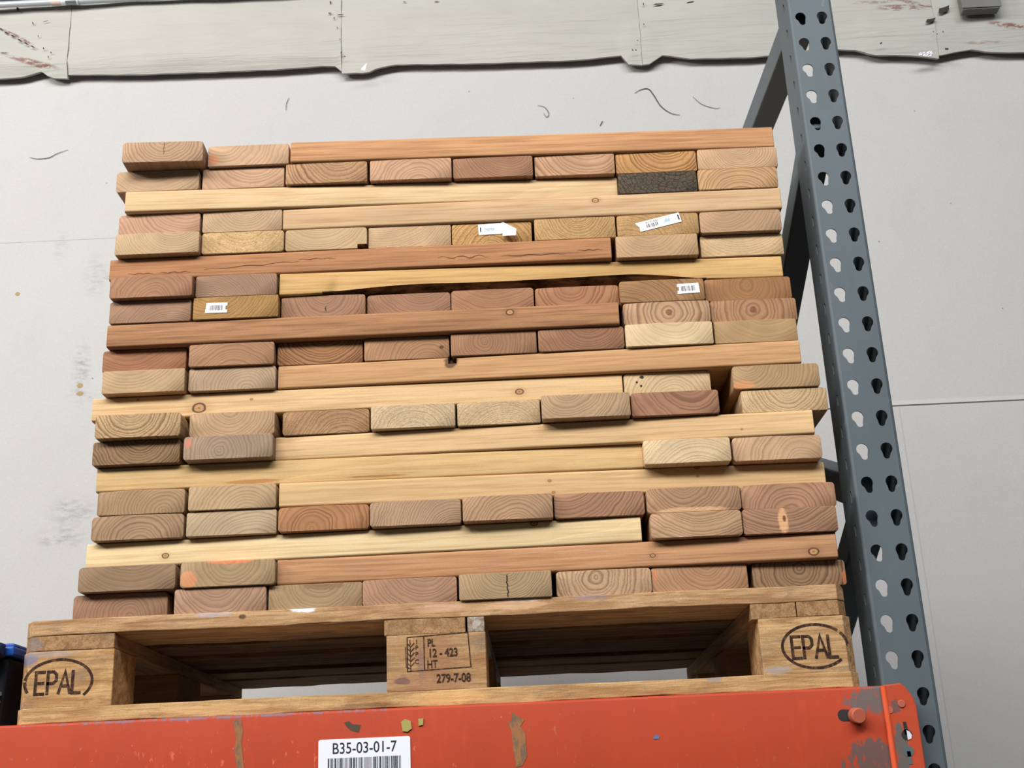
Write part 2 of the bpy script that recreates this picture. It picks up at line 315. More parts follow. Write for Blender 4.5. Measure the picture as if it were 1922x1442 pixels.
# geometry: layer, E(nd)/L(ong edge), x0, x1, y0, y1 measured on the stack
# look: base colour, ring colour, pith offset (mm from the centre of the end), ring spacing mm, contrast, words, extras
BR, DR = (116, 76, 50), (86, 54, 34)
BOARDS = [
 (1, 'E', 0.1152, 0.2447, -0.0337, -0.0169, (196,158,126), (140,98,70), (4,26), 5.2, .75, 'tan end, cupped rings, jutting forward', dict(crack=(.002,.012,.038,.0006))),
 (1, 'E', 0.2473, 0.3787, -0.0033, -0.0046, (208,170,136), (168,122,90), (-42,34), 7, .6, 'pale pinkish end, slanting rings', dict(spots=[('xz',-.058,.012,.012,.010,(200,120,80),.5)])),
 (1, 'L', 0.3810, 1.1643, -0.0077, 0.0056, (204,150,104), (158,100,60), (-90,50), 4, .8, 'orange-tan straight-grained edge', dict(slope=(.02,.01))),
 (2, 'E', 0.0991, 0.2337, 0.0026, -0.0019, (200,164,130), (156,116,86), (-6,60), 6, .5, 'dull tan end, shallow cupped rings', {}),
 (2, 'E', 0.2381, 0.3708, 0.0011, 0.0042, (206,164,132), (158,112,82), (14,52), 6.5, .6, 'tan end, shallow cupped rings', {}),
 (2, 'E', 0.3741, 0.5057, -0.0041, -0.0019, (194,150,110), (118,74,46), (22,36), 6.2, 1, 'tan end, bold dark cupped rings', dict(rough_saw=.4)),
 (2, 'E', 0.5098, 0.6418, -0.0067, 0.0006, (204,160,128), (156,108,80), (12,-30), 6, .7, 'pinkish end, arched rings', {}),
 (2, 'E', 0.6435, 0.7728, 0.0008, 0.0011, (172,124,94), (122,80,56), (28,40), 3.8, .7, 'brown end, fine cupped rings', {}),
 (2, 'E', 0.7754, 0.9049, 0.0047, 0.0050, (204,158,122), (140,90,62), (24,42), 7.5, .8, 'pinkish tan end, widely spaced cupped rings', {}),
 (2, 'E', 0.9066, 1.0372, 0.0052, 0.0090, (204,150,92), (130,80,38), (18,34), 6.6, 1, 'golden end, bold brown cupped rings', dict(rough_saw=.3)),
 (2, 'E', 1.0384, 1.1670, 0.0040, 0.0059, (208,168,130), (150,104,76), (6,24), 3.2, .6, 'pale end, fine cupped rings', {}),
 (3, 'L', 0.1154, 0.9063, -0.0044, 0.0157, (222,190,146), (196,152,104), (-70,30), 8, .7, 'pale cream edge', dict(slope=(.05,.03))),
 (3, 'E', 0.9078, 1.0343, 0.0043, 0.0062, (98,84,68), (48,40,32), (30,40), 4.5, .9, 'dark grey weathered cracked end', dict(rough_saw=.9, crackle=.8)),
 (3, 'E', 1.0356, 1.1631, 0.0029, 0.0032, (206,162,116), (138,90,54), (4,-44), 5.2, .95, 'golden tan end, bold arched rings', {}),
 (4, 'E', 0.1061, 0.2371, 0.0039, 0.0074, (204,158,130), (156,106,82), (44,52), 5.2, .7, 'pinkish end, slanting rings', {}),
 (4, 'E', 0.2404, 0.3683, 0.0042, 0.0090, (200,166,132), (156,118,88), (6,30), 4.6, .55, 'tan end, faint cupped rings', dict(rough_saw=.3)),
 (4, 'L', 0.3694, 1.1648, 0.0072, 0.0034, (208,172,132), (178,132,92), (-60,60), 9, .55, 'light tan edge, dark knot right of centre', dict(knots=[(.50,.028,.004)], slope=(.04,.05))),
 (5, 'E', 0.1058, 0.2395, -0.0048, -0.0027, (202,170,132), (160,124,90), (30,50), 3.6, .55, 'pale dull end, fine cupped rings', {}),
 (5, 'E', 0.2407, 0.3719, 0.0058, 0.0049, (216,178,126), (150,106,64), (0,46), 7, .5, 'pale end, chipped and pitted on its left', dict(rough_saw=1)),
 (5, 'E', 0.3734, 0.5039, 0.0060, 0.0087, (204,172,132), (170,132,92), (-10,60), 5, .5, 'pale end, notched lower right corner', dict(notch=1)),
 (5, 'E', 0.5054, 0.6373, 0.0107, 0.0105, (206,170,132), (170,130,96), (-40,80), 4, .5, 'pale plain end', dict(rough_saw=.4)),
 (5, 'E', 0.6382, 0.7656, 0.0099, 0.0123, (204,156,96), (132,86,46), (-2,-34), 5.6, 1, 'golden rough end, torn price tag', dict(rough_saw=.8, price='torn')),
 (5, 'E', 0.7695, 0.8984, 0.0071, 0.0059, (206,164,108), (142,98,58), (8,28), 4.2, .8, 'golden rough end, cupped rings', dict(rough_saw=.7)),
 (5, 'E', 0.9005, 1.0300, 0.0068, 0.0032, (200,158,104), (140,98,58), (-50,-40), 5, .6, 'golden rough end, slanted price tag', dict(rough_saw=.8, price='slanted')),
 (5, 'E', 1.0317, 1.1605, 0.0070, 0.0030, (196,156,122), (150,110,80), (-20,42), 5, .5, 'dull tan end, faint cupped rings', {}),
 (6, 'L', 0.0958, 0.8896, 0.0088, 0.0031, (186,130,88), (138,84,50), (-60,60), 8, .6, 'orange-brown edge, long wavy splits', dict(splits=1, slope=(.03,.02))),
 (6, 'E', 0.8962, 1.0254, 0.0075, -0.0010, (202,164,124), (160,116,82), (-10,34), 5.4, .55, 'tan end, cupped rings', dict(rough_saw=.3)),
 (6, 'E', 1.0303, 1.1613, 0.0164, 0.0125, (218,184,140), (180,140,98), (0,70), 5, .5, 'cream rough end', dict(rough_saw=.5)),
 (7, 'E', 0.1036, 0.2328, -0.0113, -0.0032, (176,126,96), (130,84,58), (4,-28), 6, .7, 'brown end, broad arched rings', {}),
 (7, 'E', 0.2353, 0.3630, -0.0015, 0.0064, (164,128,104), (122,88,66), (-50,-50), 3.4, .6, 'greyish brown end, fine slanting rings', {}),
 (7, 'L', 0.3650, 1.1553, 0.0066, 0.0173, (218,176,114), (184,134,76), (-80,20), 6, .8, 'yellow edge, dark bark along its underside', dict(bark=1, slope=(.01,.02))),
 (8, 'E', 0.1019, 0.2295, 0.0015, 0.0059, (168,128,102), (128,90,66), (34,-52), 4, .6, 'greyish brown end, faint arched rings', {}),
 (8, 'E', 0.2331, 0.3664, -0.0012, 0.0038, (178,134,76), (124,84,42), (-46,48), 4.6, .7, 'ochre end, small notched price tag', dict(rough_saw=.3, price='left')),
 (8, 'E', 0.3682, 0.5001, 0.0094, 0.0159, (172,128,100), (128,86,62), (4,22), 4.8, .65, 'brown end, cupped rings, small dark split', dict(crack=(.004,.008,.020,.001))),
 (8, 'E', 0.5016, 0.6330, 0.0236, 0.0175, (170,124,96), (126,84,60), (24,50), 4, .6, 'brown end, fine cupped rings', {}),
 (8, 'E', 0.6340, 0.7636, 0.0156, 0.0189, (174,124,92), (134,88,60), (6,80), 4.6, .6, 'reddish brown end, faint rings', {}),
 (8, 'E', 0.7652, 0.8968, 0.0170, 0.0236, (180,126,90), (126,76,48), (-6,20), 7.6, .85, 'reddish brown end, bold cupped rings', {}),
 (8, 'E', 0.8968, 1.0288, 0.0016, 0.0138, (170,126,84), (120,80,50), (-60,-60), 5.4, .75, 'brown end, barcode tag at right', dict(price='right')),
 (8, 'E', 1.0302, 1.1653, 0.0154, 0.0178, (170,120,76), (130,84,50), (0,6), 6, .6, 'amber brown end, faint bullseye rings', {}),
 (9, 'L', 0.1002, 0.8936, 0.0054, 0.0004, (176,126,86), (130,82,52), (-50,40), 7, .7, 'rough orange-brown edge', dict(rough_saw=.2, slope=(.04,.04), knots=[(.625,.028,.005)], streak=.5)),
 (9, 'E', 0.8998, 1.0344, 0.0073, 0.0073, (202,162,126), (136,90,62), (4,0), 7, .95, 'tan end, clear bullseye rings', dict(spots=[('xz',.004,.019,.006,.006,(120,74,54),.8)])),
 (9, 'E', 1.0356, 1.1691, 0.0108, 0.0170, (182,136,100), (120,76,50), (0,1), 6.8, .95, 'brown end, clear bullseye rings', dict(spots=[('xz',0,.020,.006,.006,(112,66,50),.8)])),
 (10, 'E', 0.0916, 0.2218, 0.0167, 0.0194, (166,112,80), (126,78,52), (-24,60), 5.6, .6, 'reddish brown end, faint cupped rings', {}),
 (10, 'E', 0.2283, 0.3603, 0.0042, 0.0108, (178,132,98), (134,92,64), (4,-48), 4.8, .65, 'brown end, faint arched rings', {}),
 (10, 'E', 0.3627, 0.4953, 0.0179, 0.0188, (176,122,80), (112,70,42), (4,42), 5, .95, 'brown end, bold dark cupped rings', {}),
 (10, 'E', 0.4977, 0.6294, 0.0112, 0.0176, (180,134,96), (136,90,62), (34,-36), 5, .7, 'brown end, slanting arched rings', dict(spots=[('xz',.054,.018,.004,.003,(70,48,34),.8)])),
 (10, 'E', 0.6318, 0.7641, 0.0064, 0.0111, (170,124,92), (122,80,56), (-14,4), 4.2, .7, 'brown end, rings off centre', {}),
 (10, 'E', 0.7663, 0.8987, 0.0069, 0.0068, (164,116,86), (118,76,52), (16,36), 4.6, .75, 'dark reddish brown end, cupped rings', {}),
 (10, 'E', 0.9000, 1.0342, 0.0018, 0.0022, (226,198,156), (194,158,116), (10,44), 7, .6, 'cream end, faint cupped rings', {}),
 (10, 'E', 1.0368, 1.1638, 0.0091, 0.0024, (186,150,106), (160,120,78), (20,60), 9, .35, 'plain ochre end', {}),
 (11, 'E', 0.0968, 0.2237, 0.0038, 0.0126, (196,162,124), (160,122,88), (-24,70), 6, .6, 'dull tan end, slanting cupped rings', {}),
 (11, 'E', 0.2281, 0.3623, 0.0084, 0.0174, (188,158,128), (144,112,84), (22,-22), 4.6, .7, 'greyish tan end, arched rings', {}),
 (11, 'L', 0.3659, 1.1650, 0.0178, 0.0023, (206,158,110), (170,116,72), (-60,70), 9, .6, 'tan edge, dark knot hole', dict(slope=(.03,.03), spots=[('yz',.266,.030,.012,.011,(92,64,42),.9)])),
 (12, 'L', 0.0795, 0.8922, 0.0231, 0.0154, (222,186,138), (190,146,98), (-50,50), 10, .6, 'pale yellow edge, two ringed knots', dict(knots=[(.165,.014,.008),(.655,.016,.005),(.245,.024,.0016),(.070,.032,.0014)], slope=(.04,.04))),
 (12, 'E', 0.8931, 1.0252, 0.0179, 0.0134, (216,186,146), (170,134,94), (10,-26), 5.6, .7, 'cream end, insect holes', dict(spots=[('xz',-.038,.030,.004,.003,(50,34,26),1),('xz',-.046,.022,.002,.002,(50,34,26),1),('xz',-.040,.016,.002,.002,(60,40,30),1)])),
 (12, 'E', 1.0568, 1.1881, 0.0073, 0.0012, (186,152,112), (146,110,76), (-44,28), 4.6, .6, 'ochre end, orange mark, jutting apart', dict(spots=[('xz',-.050,.006,.018,.008,(208,138,90),.6)])),
 (13, 'E', 0.0964, 0.2253, -0.0155, 0.0014, (204,168,124), (130,90,56), (-10,28), 5, 1, 'rough tan end, bold cupped rings', dict(rough_saw=.6)),
 (13, 'E', 0.2349, 0.3641, -0.0042, 0.0140, (194,158,122), (148,110,78), (-6,24), 4.6, .7, 'tan end, cupped rings', {}),
 (13, 'E', 0.3732, 0.5053, 0.0153, 0.0187, (184,142,102), (128,86,54), (24,-42), 5, .9, 'rough brown end, arched rings', dict(rough_saw=.6)),
 (13, 'E', 0.5085, 0.6359, 0.0089, 0.0024, (216,188,152), (166,130,94), (0,-40), 4.6, .7, 'rough cream end, arched rings', dict(rough_saw=.9)),
 (13, 'E', 0.6386, 0.7640, 0.0066, 0.0087, (212,182,142), (164,128,90), (6,-46), 3.6, .6, 'rough cream end, pitted', dict(rough_saw=1)),
 (13, 'E', 0.7656, 0.8985, -0.0120, -0.0036, (194,160,126), (148,112,80), (-24,32), 5, .7, 'tan end, cupped rings', {}),
 (13, 'E', 0.9001, 1.0321, -0.0034, 0.0016, (172,124,96), (122,78,56), (24,34), 8.5, .85, 'reddish brown end, widely spaced cupped rings', {}),
 (13, 'E', 1.0669, 1.1961, 0.0062, 0.0091, (212,180,138), (152,112,74), (4,24), 4.6, .85, 'pale tan end, cupped rings, jutting apart', dict(rough_saw=.5)),
 (14, 'E', 0.0908, 0.2225, 0.0043, 0.0077, (152,118,84), (84,56,34), (2,26), 4.6, 1, 'dark brown end, bold cupped rings', {}),
 (14, 'E', 0.2295, 0.3637, -0.0076, 0.0044, (170,144,120), (122,96,76), (-12,-6), 5, .7, 'grey-brown end, bullseye rings, red edge', dict(spots=[('xz',-.060,.026,.006,.010,(190,110,86),.6)])),
 (14, 'L', 0.3636, 1.1715, 0.0207, 0.0009, (224,186,138), (192,146,96), (-80,60), 9, .5, 'pale yellow edge', dict(slope=(.03,.05), knots=[(.70,.012,.0012)])),
 (15, 'L', 0.0956, 0.9136, 0.0169, 0.0161, (212,176,122), (182,140,88), (-60,40), 10, .6, 'pale tan edge, splintered along its bottom', dict(slope=(.05,.05), spots=[('yz',.235,.006,.045,.004,(168,116,66),.8),('yz',.42,.006,.05,.002,(150,104,62),.8)])),
 (15, 'E', 0.9128, 1.0421, -0.0033, 0.0015, (228,200,160), (180,142,104), (14,-60), 5.4, .75, 'cream end, close arched rings', dict(rough_saw=.4)),
 (15, 'E', 1.0454, 1.1773, 0.0074, 0.0018, (210,170,134), (158,114,84), (38,-30), 6.4, .7, 'pinkish tan end, slanting arched rings', {}),
 (16, 'E', 0.1016, 0.2320, 0.0060, 0.0165, (178,144,108), (128,94,66), (34,-16), 4.8, .75, 'brown end, bullseye rings at its right', {}),
 (16, 'E', 0.2384, 0.3685, 0.0036, 0.0062, (196,164,126), (154,118,84), (22,-38), 5.4, .55, 'pale tan end, faint arched rings', {}),
 (16, 'L', 0.3708, 1.1809, 0.0066, 0.0236, (218,182,132), (190,146,96), (-70,60), 10, .55, 'pale yellow edge, small dark knots', dict(slope=(.03,.04), knots=[(.40,.024,.002),(.405,.006,.0018),(.62,.022,.0014),(.62,.0365,.003)])),
 (17, 'E', 0.0958, 0.2323, 0.0109, 0.0102, (176,140,108), (126,90,64), (2,-30), 5.6, .85, 'brown end, broad arched rings', {}),
 (17, 'E', 0.2362, 0.3693, 0.0072, 0.0099, (194,168,136), (156,128,98), (32,-52), 5.2, .6, 'greyish cream end, arched rings', {}),
 (17, 'E', 0.3720, 0.5059, 0.0045, 0.0057, (186,130,88), (134,82,50), (-14,-16), 6.4, .95, 'orange-brown end, bold arched rings', {}),
 (17, 'E', 0.5073, 0.6411, 0.0037, -0.0068, (186,150,120), (132,96,70), (56,-32), 3.8, .8, 'tan end, fine slanting arched rings', {}),
 (17, 'E', 0.6432, 0.7749, -0.0096, -0.0077, (192,152,118), (140,100,72), (12,-38), 4.8, .8, 'tan end, fine arched rings', {}),
 (17, 'E', 0.7765, 0.9086, -0.0027, 0.0008, (178,132,102), (124,80,58), (-46,56), 5, .85, 'reddish brown end, slanting rings', {}),
 (17, 'E', 0.9110, 1.0480, -0.0081, -0.0052, (186,144,110), (132,88,64), (-10,36), 5.4, .8, 'brown end with pale rim, cupped rings', dict(spots=[('xz',.0,.002,.06,.006,(206,170,130),.7)])),
 (17, 'E', 1.0490, 1.1866, -0.0090, 0.0030, (184,138,108), (128,84,60), (2,-24), 6.4, .85, 'pinkish brown end, arched rings', {}),
 (18, 'L', 0.0879, 0.9034, 0.0233, 0.0028, (232,206,160), (206,166,116), (-80,70), 9, .55, 'very pale cream edge', dict(slope=(.03,.04), knots=[(.118,.014,.004),(.66,.034,.004)])),
 (18, 'E', 0.9135, 1.0458, -0.0086, -0.0103, (200,160,124), (146,102,74), (10,90), 4.6, .85, 'tan end, wavy flat rings', dict(wob=1.4)),
 (18, 'E', 1.0471, 1.1833, -0.0101, -0.0033, (174,130,102), (118,78,56), (-10,90), 5, .85, 'brown end, slanted knot in flat rings', dict(spots=[('xz',-.010,.018,.008,.020,(206,160,116),.95),('xz',-.008,.022,.0028,.005,(96,58,38),.9)])),
 (19, 'E', 0.0837, 0.2250, 0.0127, -0.0012, (158,126,98), (128,98,72), (10,70), 6, .4, 'plain dull brown end', {}),
 (19, 'E', 0.2321, 0.3698, 0.0036, 0.0039, (176,146,110), (138,108,80), (2,22), 6.4, .6, 'olive-tan end, orange chalk marks', dict(spots=[('xz',.004,.037,.036,.006,(224,132,90),.75),('xz',-.056,.012,.014,.014,(214,138,96),.6)])),
 (19, 'L', 0.3711, 1.1810, 0.0167, -0.0018, (198,146,104), (154,102,68), (-70,60), 8, .6, 'orange-tan edge, knots at centre right', dict(slope=(.03,.03), knots=[(.545,.016,.003),(.775,.010,.006)])),
 (20, 'E', 0.0746, 0.2119, 0.0135, 0.0229, (162,122,96), (122,84,62), (14,-18), 5, .65, 'dull reddish brown end, arched rings', {}),
 (20, 'E', 0.2239, 0.3568, -0.0003, 0.0166, (184,144,118), (138,98,74), (-4,28), 6.4, .75, 'pinkish brown end, cupped rings', {}),
 (20, 'E', 0.3586, 0.4943, 0.0170, 0.0087, (176,146,110), (134,104,72), (10,32), 6, .55, 'olive-tan end, dark patch at top', dict(spots=[('xz',.012,.034,.034,.007,(128,98,70),.7)])),
 (20, 'E', 0.4958, 0.6316, 0.0091, -0.0029, (184,140,112), (138,96,70), (22,42), 5.4, .65, 'pinkish brown end, wide cupped rings', {}),
 (20, 'E', 0.6346, 0.7674, -0.0143, 0.0057, (182,152,116), (140,108,76), (0,30), 3.8, .7, 'tan end, central dark crack', dict(crack=(.003,.0,.036,.0012))),
 (20, 'E', 0.7737, 0.9107, 0.0032, 0.0108, (204,166,132), (140,98,68), (-10,8), 6, .95, 'pale end, bold off-centre bullseye rings', dict(rough_saw=.4)),
 (20, 'E', 0.9109, 1.0488, 0.0025, 0.0152, (188,142,106), (136,92,62), (12,26), 4.8, .7, 'tan end, cupped rings, reddish left rim', dict(spots=[('xz',-.064,.026,.004,.010,(196,110,80),.5)])),
 (20, 'E', 1.0506, 1.1954, 0.0156, 0.0496, (160,124,92), (92,62,40), (4,8), 5.4, .95, 'brown end, bold dark bullseye rings', dict(spots=[('xz',.064,.010,.004,.012,(206,120,76),.6)])),
]

ORD = ['first', 'second', 'third', 'fourth', 'fifth', 'sixth', 'seventh', 'eighth', 'ninth', 'tenth']
def layer_words(r):
    if r == 1: return 'topmost layer'
    if r == 20: return 'bottom layer'
    return (ORD[r-1]+' layer from top') if r <= 10 else (ORD[20-r]+' layer from bottom')

tag_white = plain('tag_paper', (246, 246, 246), .5)
tag_ink = plain('tag_ink', (40, 40, 46), .6)
tag_grey = plain('tag_picture_grey', (168, 186, 194), .6)
bark_mat = N('bark', .85, .1)
_c = bark_mat.obj()
bark_m = bark_mat.col(bark_mat.mix(bark_mat.mr(bark_mat.noise(bark_mat.scale(_c, (60, 22, 60)), 1, 4, .6), .35, .65), L((60, 42, 30)), L((140, 108, 78))))

def carve(o, x0, x1, y0, y1, z0, z1):
    """chip a small piece out of a board"""
    mb = MB(); mb.box(x0, x1, y0, y1, z0, z1); c = mb.build('cutter', bark_m)
    c.matrix_world = o.matrix_basis.copy()
    m = o.modifiers.new('b', 'BOOLEAN'); m.operation = 'DIFFERENCE'; m.object = c; m.solver = 'EXACT'
    bpy.context.view_layer.update()
    me = bpy.data.meshes.new_from_object(o.evaluated_get(bpy.context.evaluated_depsgraph_get()))
    o.modifiers.clear(); bpy.data.objects.remove(c)
    if len(me.polygons) > 20: o.data = me
def price_tag(board, style, h):
    """paper end tags: a part of the board they are stapled to; local x-z plane of the sawn end"""
    y = -.0009
    mb = MB()
    def pl(pts): mb.prism(pts, 'y', y, y+.0004)
    if style == 'slanted':
        W, H, ang, cx, cz = .068, .0165, math.radians(13), .003, .022
        pts = [(-W/2, -H/2), (W/2, -H/2), (W/2, H/2), (-W/2-.004, H/2), (-W/2-.002, H*.22), (-W/2+.001, 0)]
    elif style == 'left':
        W, H, ang, cx, cz = .0345, .0165, math.radians(-1), -.030, .0185
        pts = [(-W/2, -H/2), (W/2, -H/2), (W/2, -H*.2), (W/2-.0028, -H*.2), (W/2-.0028, H*.2), (W/2, H*.2), (W/2, H/2), (-W/2+.002, H/2)]
    elif style == 'right':
        W, H, ang, cx, cz = .0345, .0165, math.radians(2), .041, .0200
        pts = [(-W/2, -H/2), (W/2, -H/2), (W/2-.001, H/2), (-W/2, H/2), (-W/2, H*.2), (-W/2+.0026, H*.2), (-W/2+.0026, -H*.2), (-W/2, -H*.2)]
    else:
        W, H, ang, cx, cz = .040, .0185, math.radians(2), -.001, .0255
        pts = [(-W/2, -H/2), (W/2, -H/2), (W/2, H/2), (-W/2, H/2)]
    pl(pts)
    t = mb.build('price_tag', tag_white, board)
    t['label'] = {'slanted': 'white price tag, barcode and number, stapled at a slant', 'left': 'small notched white tag with faded barcode',
                  'right': 'small notched white barcode tag', 'torn': 'white tag with folded torn end'}[style]
    t.location = (cx, 0, cz); t.rotation_euler = (0, -ang, 0)
    ink = MB(); rr = random.Random(hash(style) % 7 if False else len(style))
    yi = y-.00015
    def bars(x0, x1, z0, z1):
        x = x0
        while x < x1:
            w = rr.choice((.0004, .0007, .0011)); ink.box(x, min(x+w, x1), yi, yi+.0001, z0, z1); x += w+rr.choice((.0004, .0006, .0009))
    if style == 'slanted':
        bars(-.022, -.003, -.0045, .002)
        mk = MB(); mk.box(.030, .0325, yi, yi+.0001, -.004, .005); mk.build('tag_mark', tag_ink, t)
        pic = MB(); pic.prism([(.006, -.002), (.018, -.002), (.0155, .0055), (.0135, .001), (.012, .0055)], 'y', yi, yi+.0001)
        pic.box(.002, .024, yi, yi+.0001, -.0034, -.0028); pic.box(.000, .008, yi, yi+.0001, .0008, .0013)
        pic.build('tag_picture', tag_grey, t)
        text_obj('tag_number', 'SKU 818383', .0042, tag_ink, t, (-.012, yi, .0045), ext=.00005)
    elif style == 'torn':
        ink.box(-.0175, -.0155, yi, yi+.0001, -.004, .004)
        pic = MB(); pic.prism([(-.012, .002), (.006, .002), (.006, -.001), (.002, -.0045), (-.001, -.001), (-.004, -.0045)], 'y', yi, yi+.0001)
        pic.build('tag_picture', tag_grey, t)
        fl = MB(); fl.add([(.017, y, .0095), (.0205, y-.001, .0095), (.040, y-.012, -.009), (.0385, y-.013, -.0205), (.018, y-.006, -.0165)], [(0, 1, 2, 3, 4)])
        f = fl.build('torn_flap', tag_white, t); sd = f.modifiers.new('s', 'SOLIDIFY'); sd.thickness = .0003
    else:
        bars(-.011, .011, -.0045, .0042)
    ink.build('barcode', tag_ink, t)

lumber_group = 'lumber boards stacked on the pallet'
row_counts = {}
for b in BOARDS: row_counts.setdefault(b[0], []).append(b)
rng = random.Random(5)
for r, bs in row_counts.items():
    nE = sum(1 for b in bs if b[1] == 'E')
    for i, b in enumerate(bs):
        (_, kind, x0, x1, y0, y1, base, dark, pith, sp, con, words, ex) = b
        idx = sum(1 for c in bs if c is not b and c[2] < x0)
        seed = r*17+i*5+3
        t = PITCH-.0004+rng.uniform(-.0003, .0001); zb = z_bot(r, (x0+x1)/2)
        kw = {k: v for k, v in ex.items() if k in ('spots', 'knots', 'crack', 'rough_saw', 'wob', 'crackle', 'slope', 'streak')}
        if kind == 'E':
            w = x1-x0-.0006; yy = (y0+y1)/2
            if r == 20 and x0 > 1.0: yy = .012; w = 1.184-x0
            cup = rng.uniform(-.0008, .0012) if pith[1] > 0 else rng.uniform(.0, .0016)
            mat = wood('lumber_end', mulc8(base, .955), mulc8(dark, .93), (pith[0]/1000, t/2+pith[1]/1000), sp/1000, con, seed=seed, **{**dict(slope=(rng.uniform(-.02, .02), rng.uniform(-.02, .02))), **kw})
            V, F, K = board_mesh('board', w, t-max(0, abs(cup)), .84, cup=abs(cup), r=rng.choice((.0028, .004, .0052)))
            o = mesh('lumber_board', V, F, [mat, bark_m], fm=K, smooth=40)
            o.location = ((x0+x1)/2, yy, zb)
            yaw = 0.0
            if abs(y1-y0) > .004 and not (r == 20 and x0 > 1.0): yaw = math.atan2(max(-.012, min(.012, y1-y0)), w)*.35
            if r in (12, 13) and x0 > 1.05: yaw = -.02
            o.rotation_euler = (0, -(20-r)*TILT*0 - math.atan((20-r+.5)*TILT), yaw*0 if r not in (1,) else yaw)
            if len(bs) == 8:
                pos = ['leftmost', 'second from left', 'third from left', 'fourth from left', 'fourth from right', 'third from right', 'second from right', 'rightmost'][idx]
            else:
                lx = [c for c in bs if c[1] == 'L'][0][2]
                if x0 < lx: pos = ['leftmost', 'second from left'][idx]
                else: pos = ['second from right', 'rightmost'][idx-1]
            lab = f"{words}, {pos}, {layer_words(r)}"
            if ex.get('notch'): carve(o, w/2-.015, w/2+.01, -.01, .05, -.01, .0075)
            if ex.get('price'): price_tag(o, ex['price'], t)
        else:
            ln = x1-x0-.0006; w = .131
            kw.setdefault('slope', (.02, .02))
            kw.setdefault('streak', .42)
            mat = wood('lumber_edge', base, dark, (pith[0]/1000, t/2+pith[1]/1000), sp/1000, con, seed=seed, **kw)
            bark = None
            if ex.get('bark'):
                def bark(s):
                    q = max(0.0, min(1.0, (s-.02)/.30))*max(0.0, min(1.0, (.90-s)/.22))
                    q = q*q*(3-2*q)
                    return q*(.0135+.0025*math.sin(s*9+1))
            V, F, K = board_mesh('board', w, t, ln, cup=0, r=.0036, bark=bark)
            o = mesh('lumber_board', V, F, [mat, bark_m], fm=K, smooth=40)
            yaw = math.atan2(y1-y0, ln)
            o.location = (x0+.0003, y0+w/2, z_bot(r, x0)); o.rotation_euler = Matrix.Rotation(yaw, 3, 'Z').to_4x4().to_3x3().to_euler()
            tilt = math.atan((20-r+.5)*TILT)
            o.rotation_euler = (Matrix.Rotation(yaw, 3, 'Z') @ Matrix.Rotation(-tilt, 3, 'Y') @ Matrix.Rotation(-PI/2, 3, 'Z')).to_euler()
            o.location.x = x0+.0003
            lab = f"long board, {words}, {layer_words(r)}"
            if 'knot hole' in words: carve(o, w/2-.014, w/2+.01, .262, .275, t-.0105, t+.01)
            if ex.get('splits'):
                r2 = random.Random(8); dk = plain('split_shadow', (92, 56, 34), .9)
                for s0, s1, zz, am in ((.03, .07, .010, .001), (.08, .13, .010, .0015), (.15, .30, .012, .002), (.30, .36, .022, .001), (.52, .60, .014, .003), (.62, .72, .012, .0015), (.74, .78, .016, .001)):
                    n_ = 16; top = []; bot = []; sp_ = MB()
                    for q in range(n_+1):
                        u = s0+(s1-s0)*q/n_; z = zz+(.010*(u-s0) if s1-s0 > .1 else 0)+am*math.sin(q*1.1)*r2.uniform(.3, 1)+(.006*q/n_ if s0 == .15 else 0); hw = .0006*math.sin(PI*q/n_)*r2.uniform(.5, 1.3)+.00015
                        top.append((u, z+hw)); bot.append((u, z-hw))
                    for q in range(n_):
                        P = [top[q], top[q+1], bot[q+1], bot[q]]
                        sp_.add([(w/2+.0002, u, z) for u, z in P], [(0, 1, 2, 3)])
                    s_ = sp_.build('surface_split', dk, o); s_['label'] = 'dark wavy split in the grain'
            # further boards of the same layer behind the front one
        tag(o, lab, 'board', lumber_group)

# the rest of each crosswise layer, lying behind the long front board
back_mat = wood('lumber_back', (196, 154, 114), (150, 108, 74), (.0, .06), .006, .6, seed=2)
V, F, K = board_mesh('board', .131, PITCH-.0006, .79, cup=0)
bm0 = None
for r, bs in row_counts.items():
    for b in bs:
        if b[1] != 'L': continue
        for k in range(5):
            if bm0 is None:
                o = mesh('lumber_board', V, F, [back_mat], smooth=40); bm0 = o
            else:
                o = bm0.copy(); C.objects.link(o)
            tilt = math.atan((20-r+.5)*TILT)
            o.location = (b[2]+.004, max(b[4], b[5])+.131*1.5+.004+k*.1325, z_bot(r, b[2]))
            o.rotation_euler = (Matrix.Rotation(-tilt, 3, 'Y') @ Matrix.Rotation(-PI/2, 3, 'Z')).to_euler()
            tag(o, 'crosswise board hidden behind the long front boards', 'board', 'hidden boards in the core of the stack')

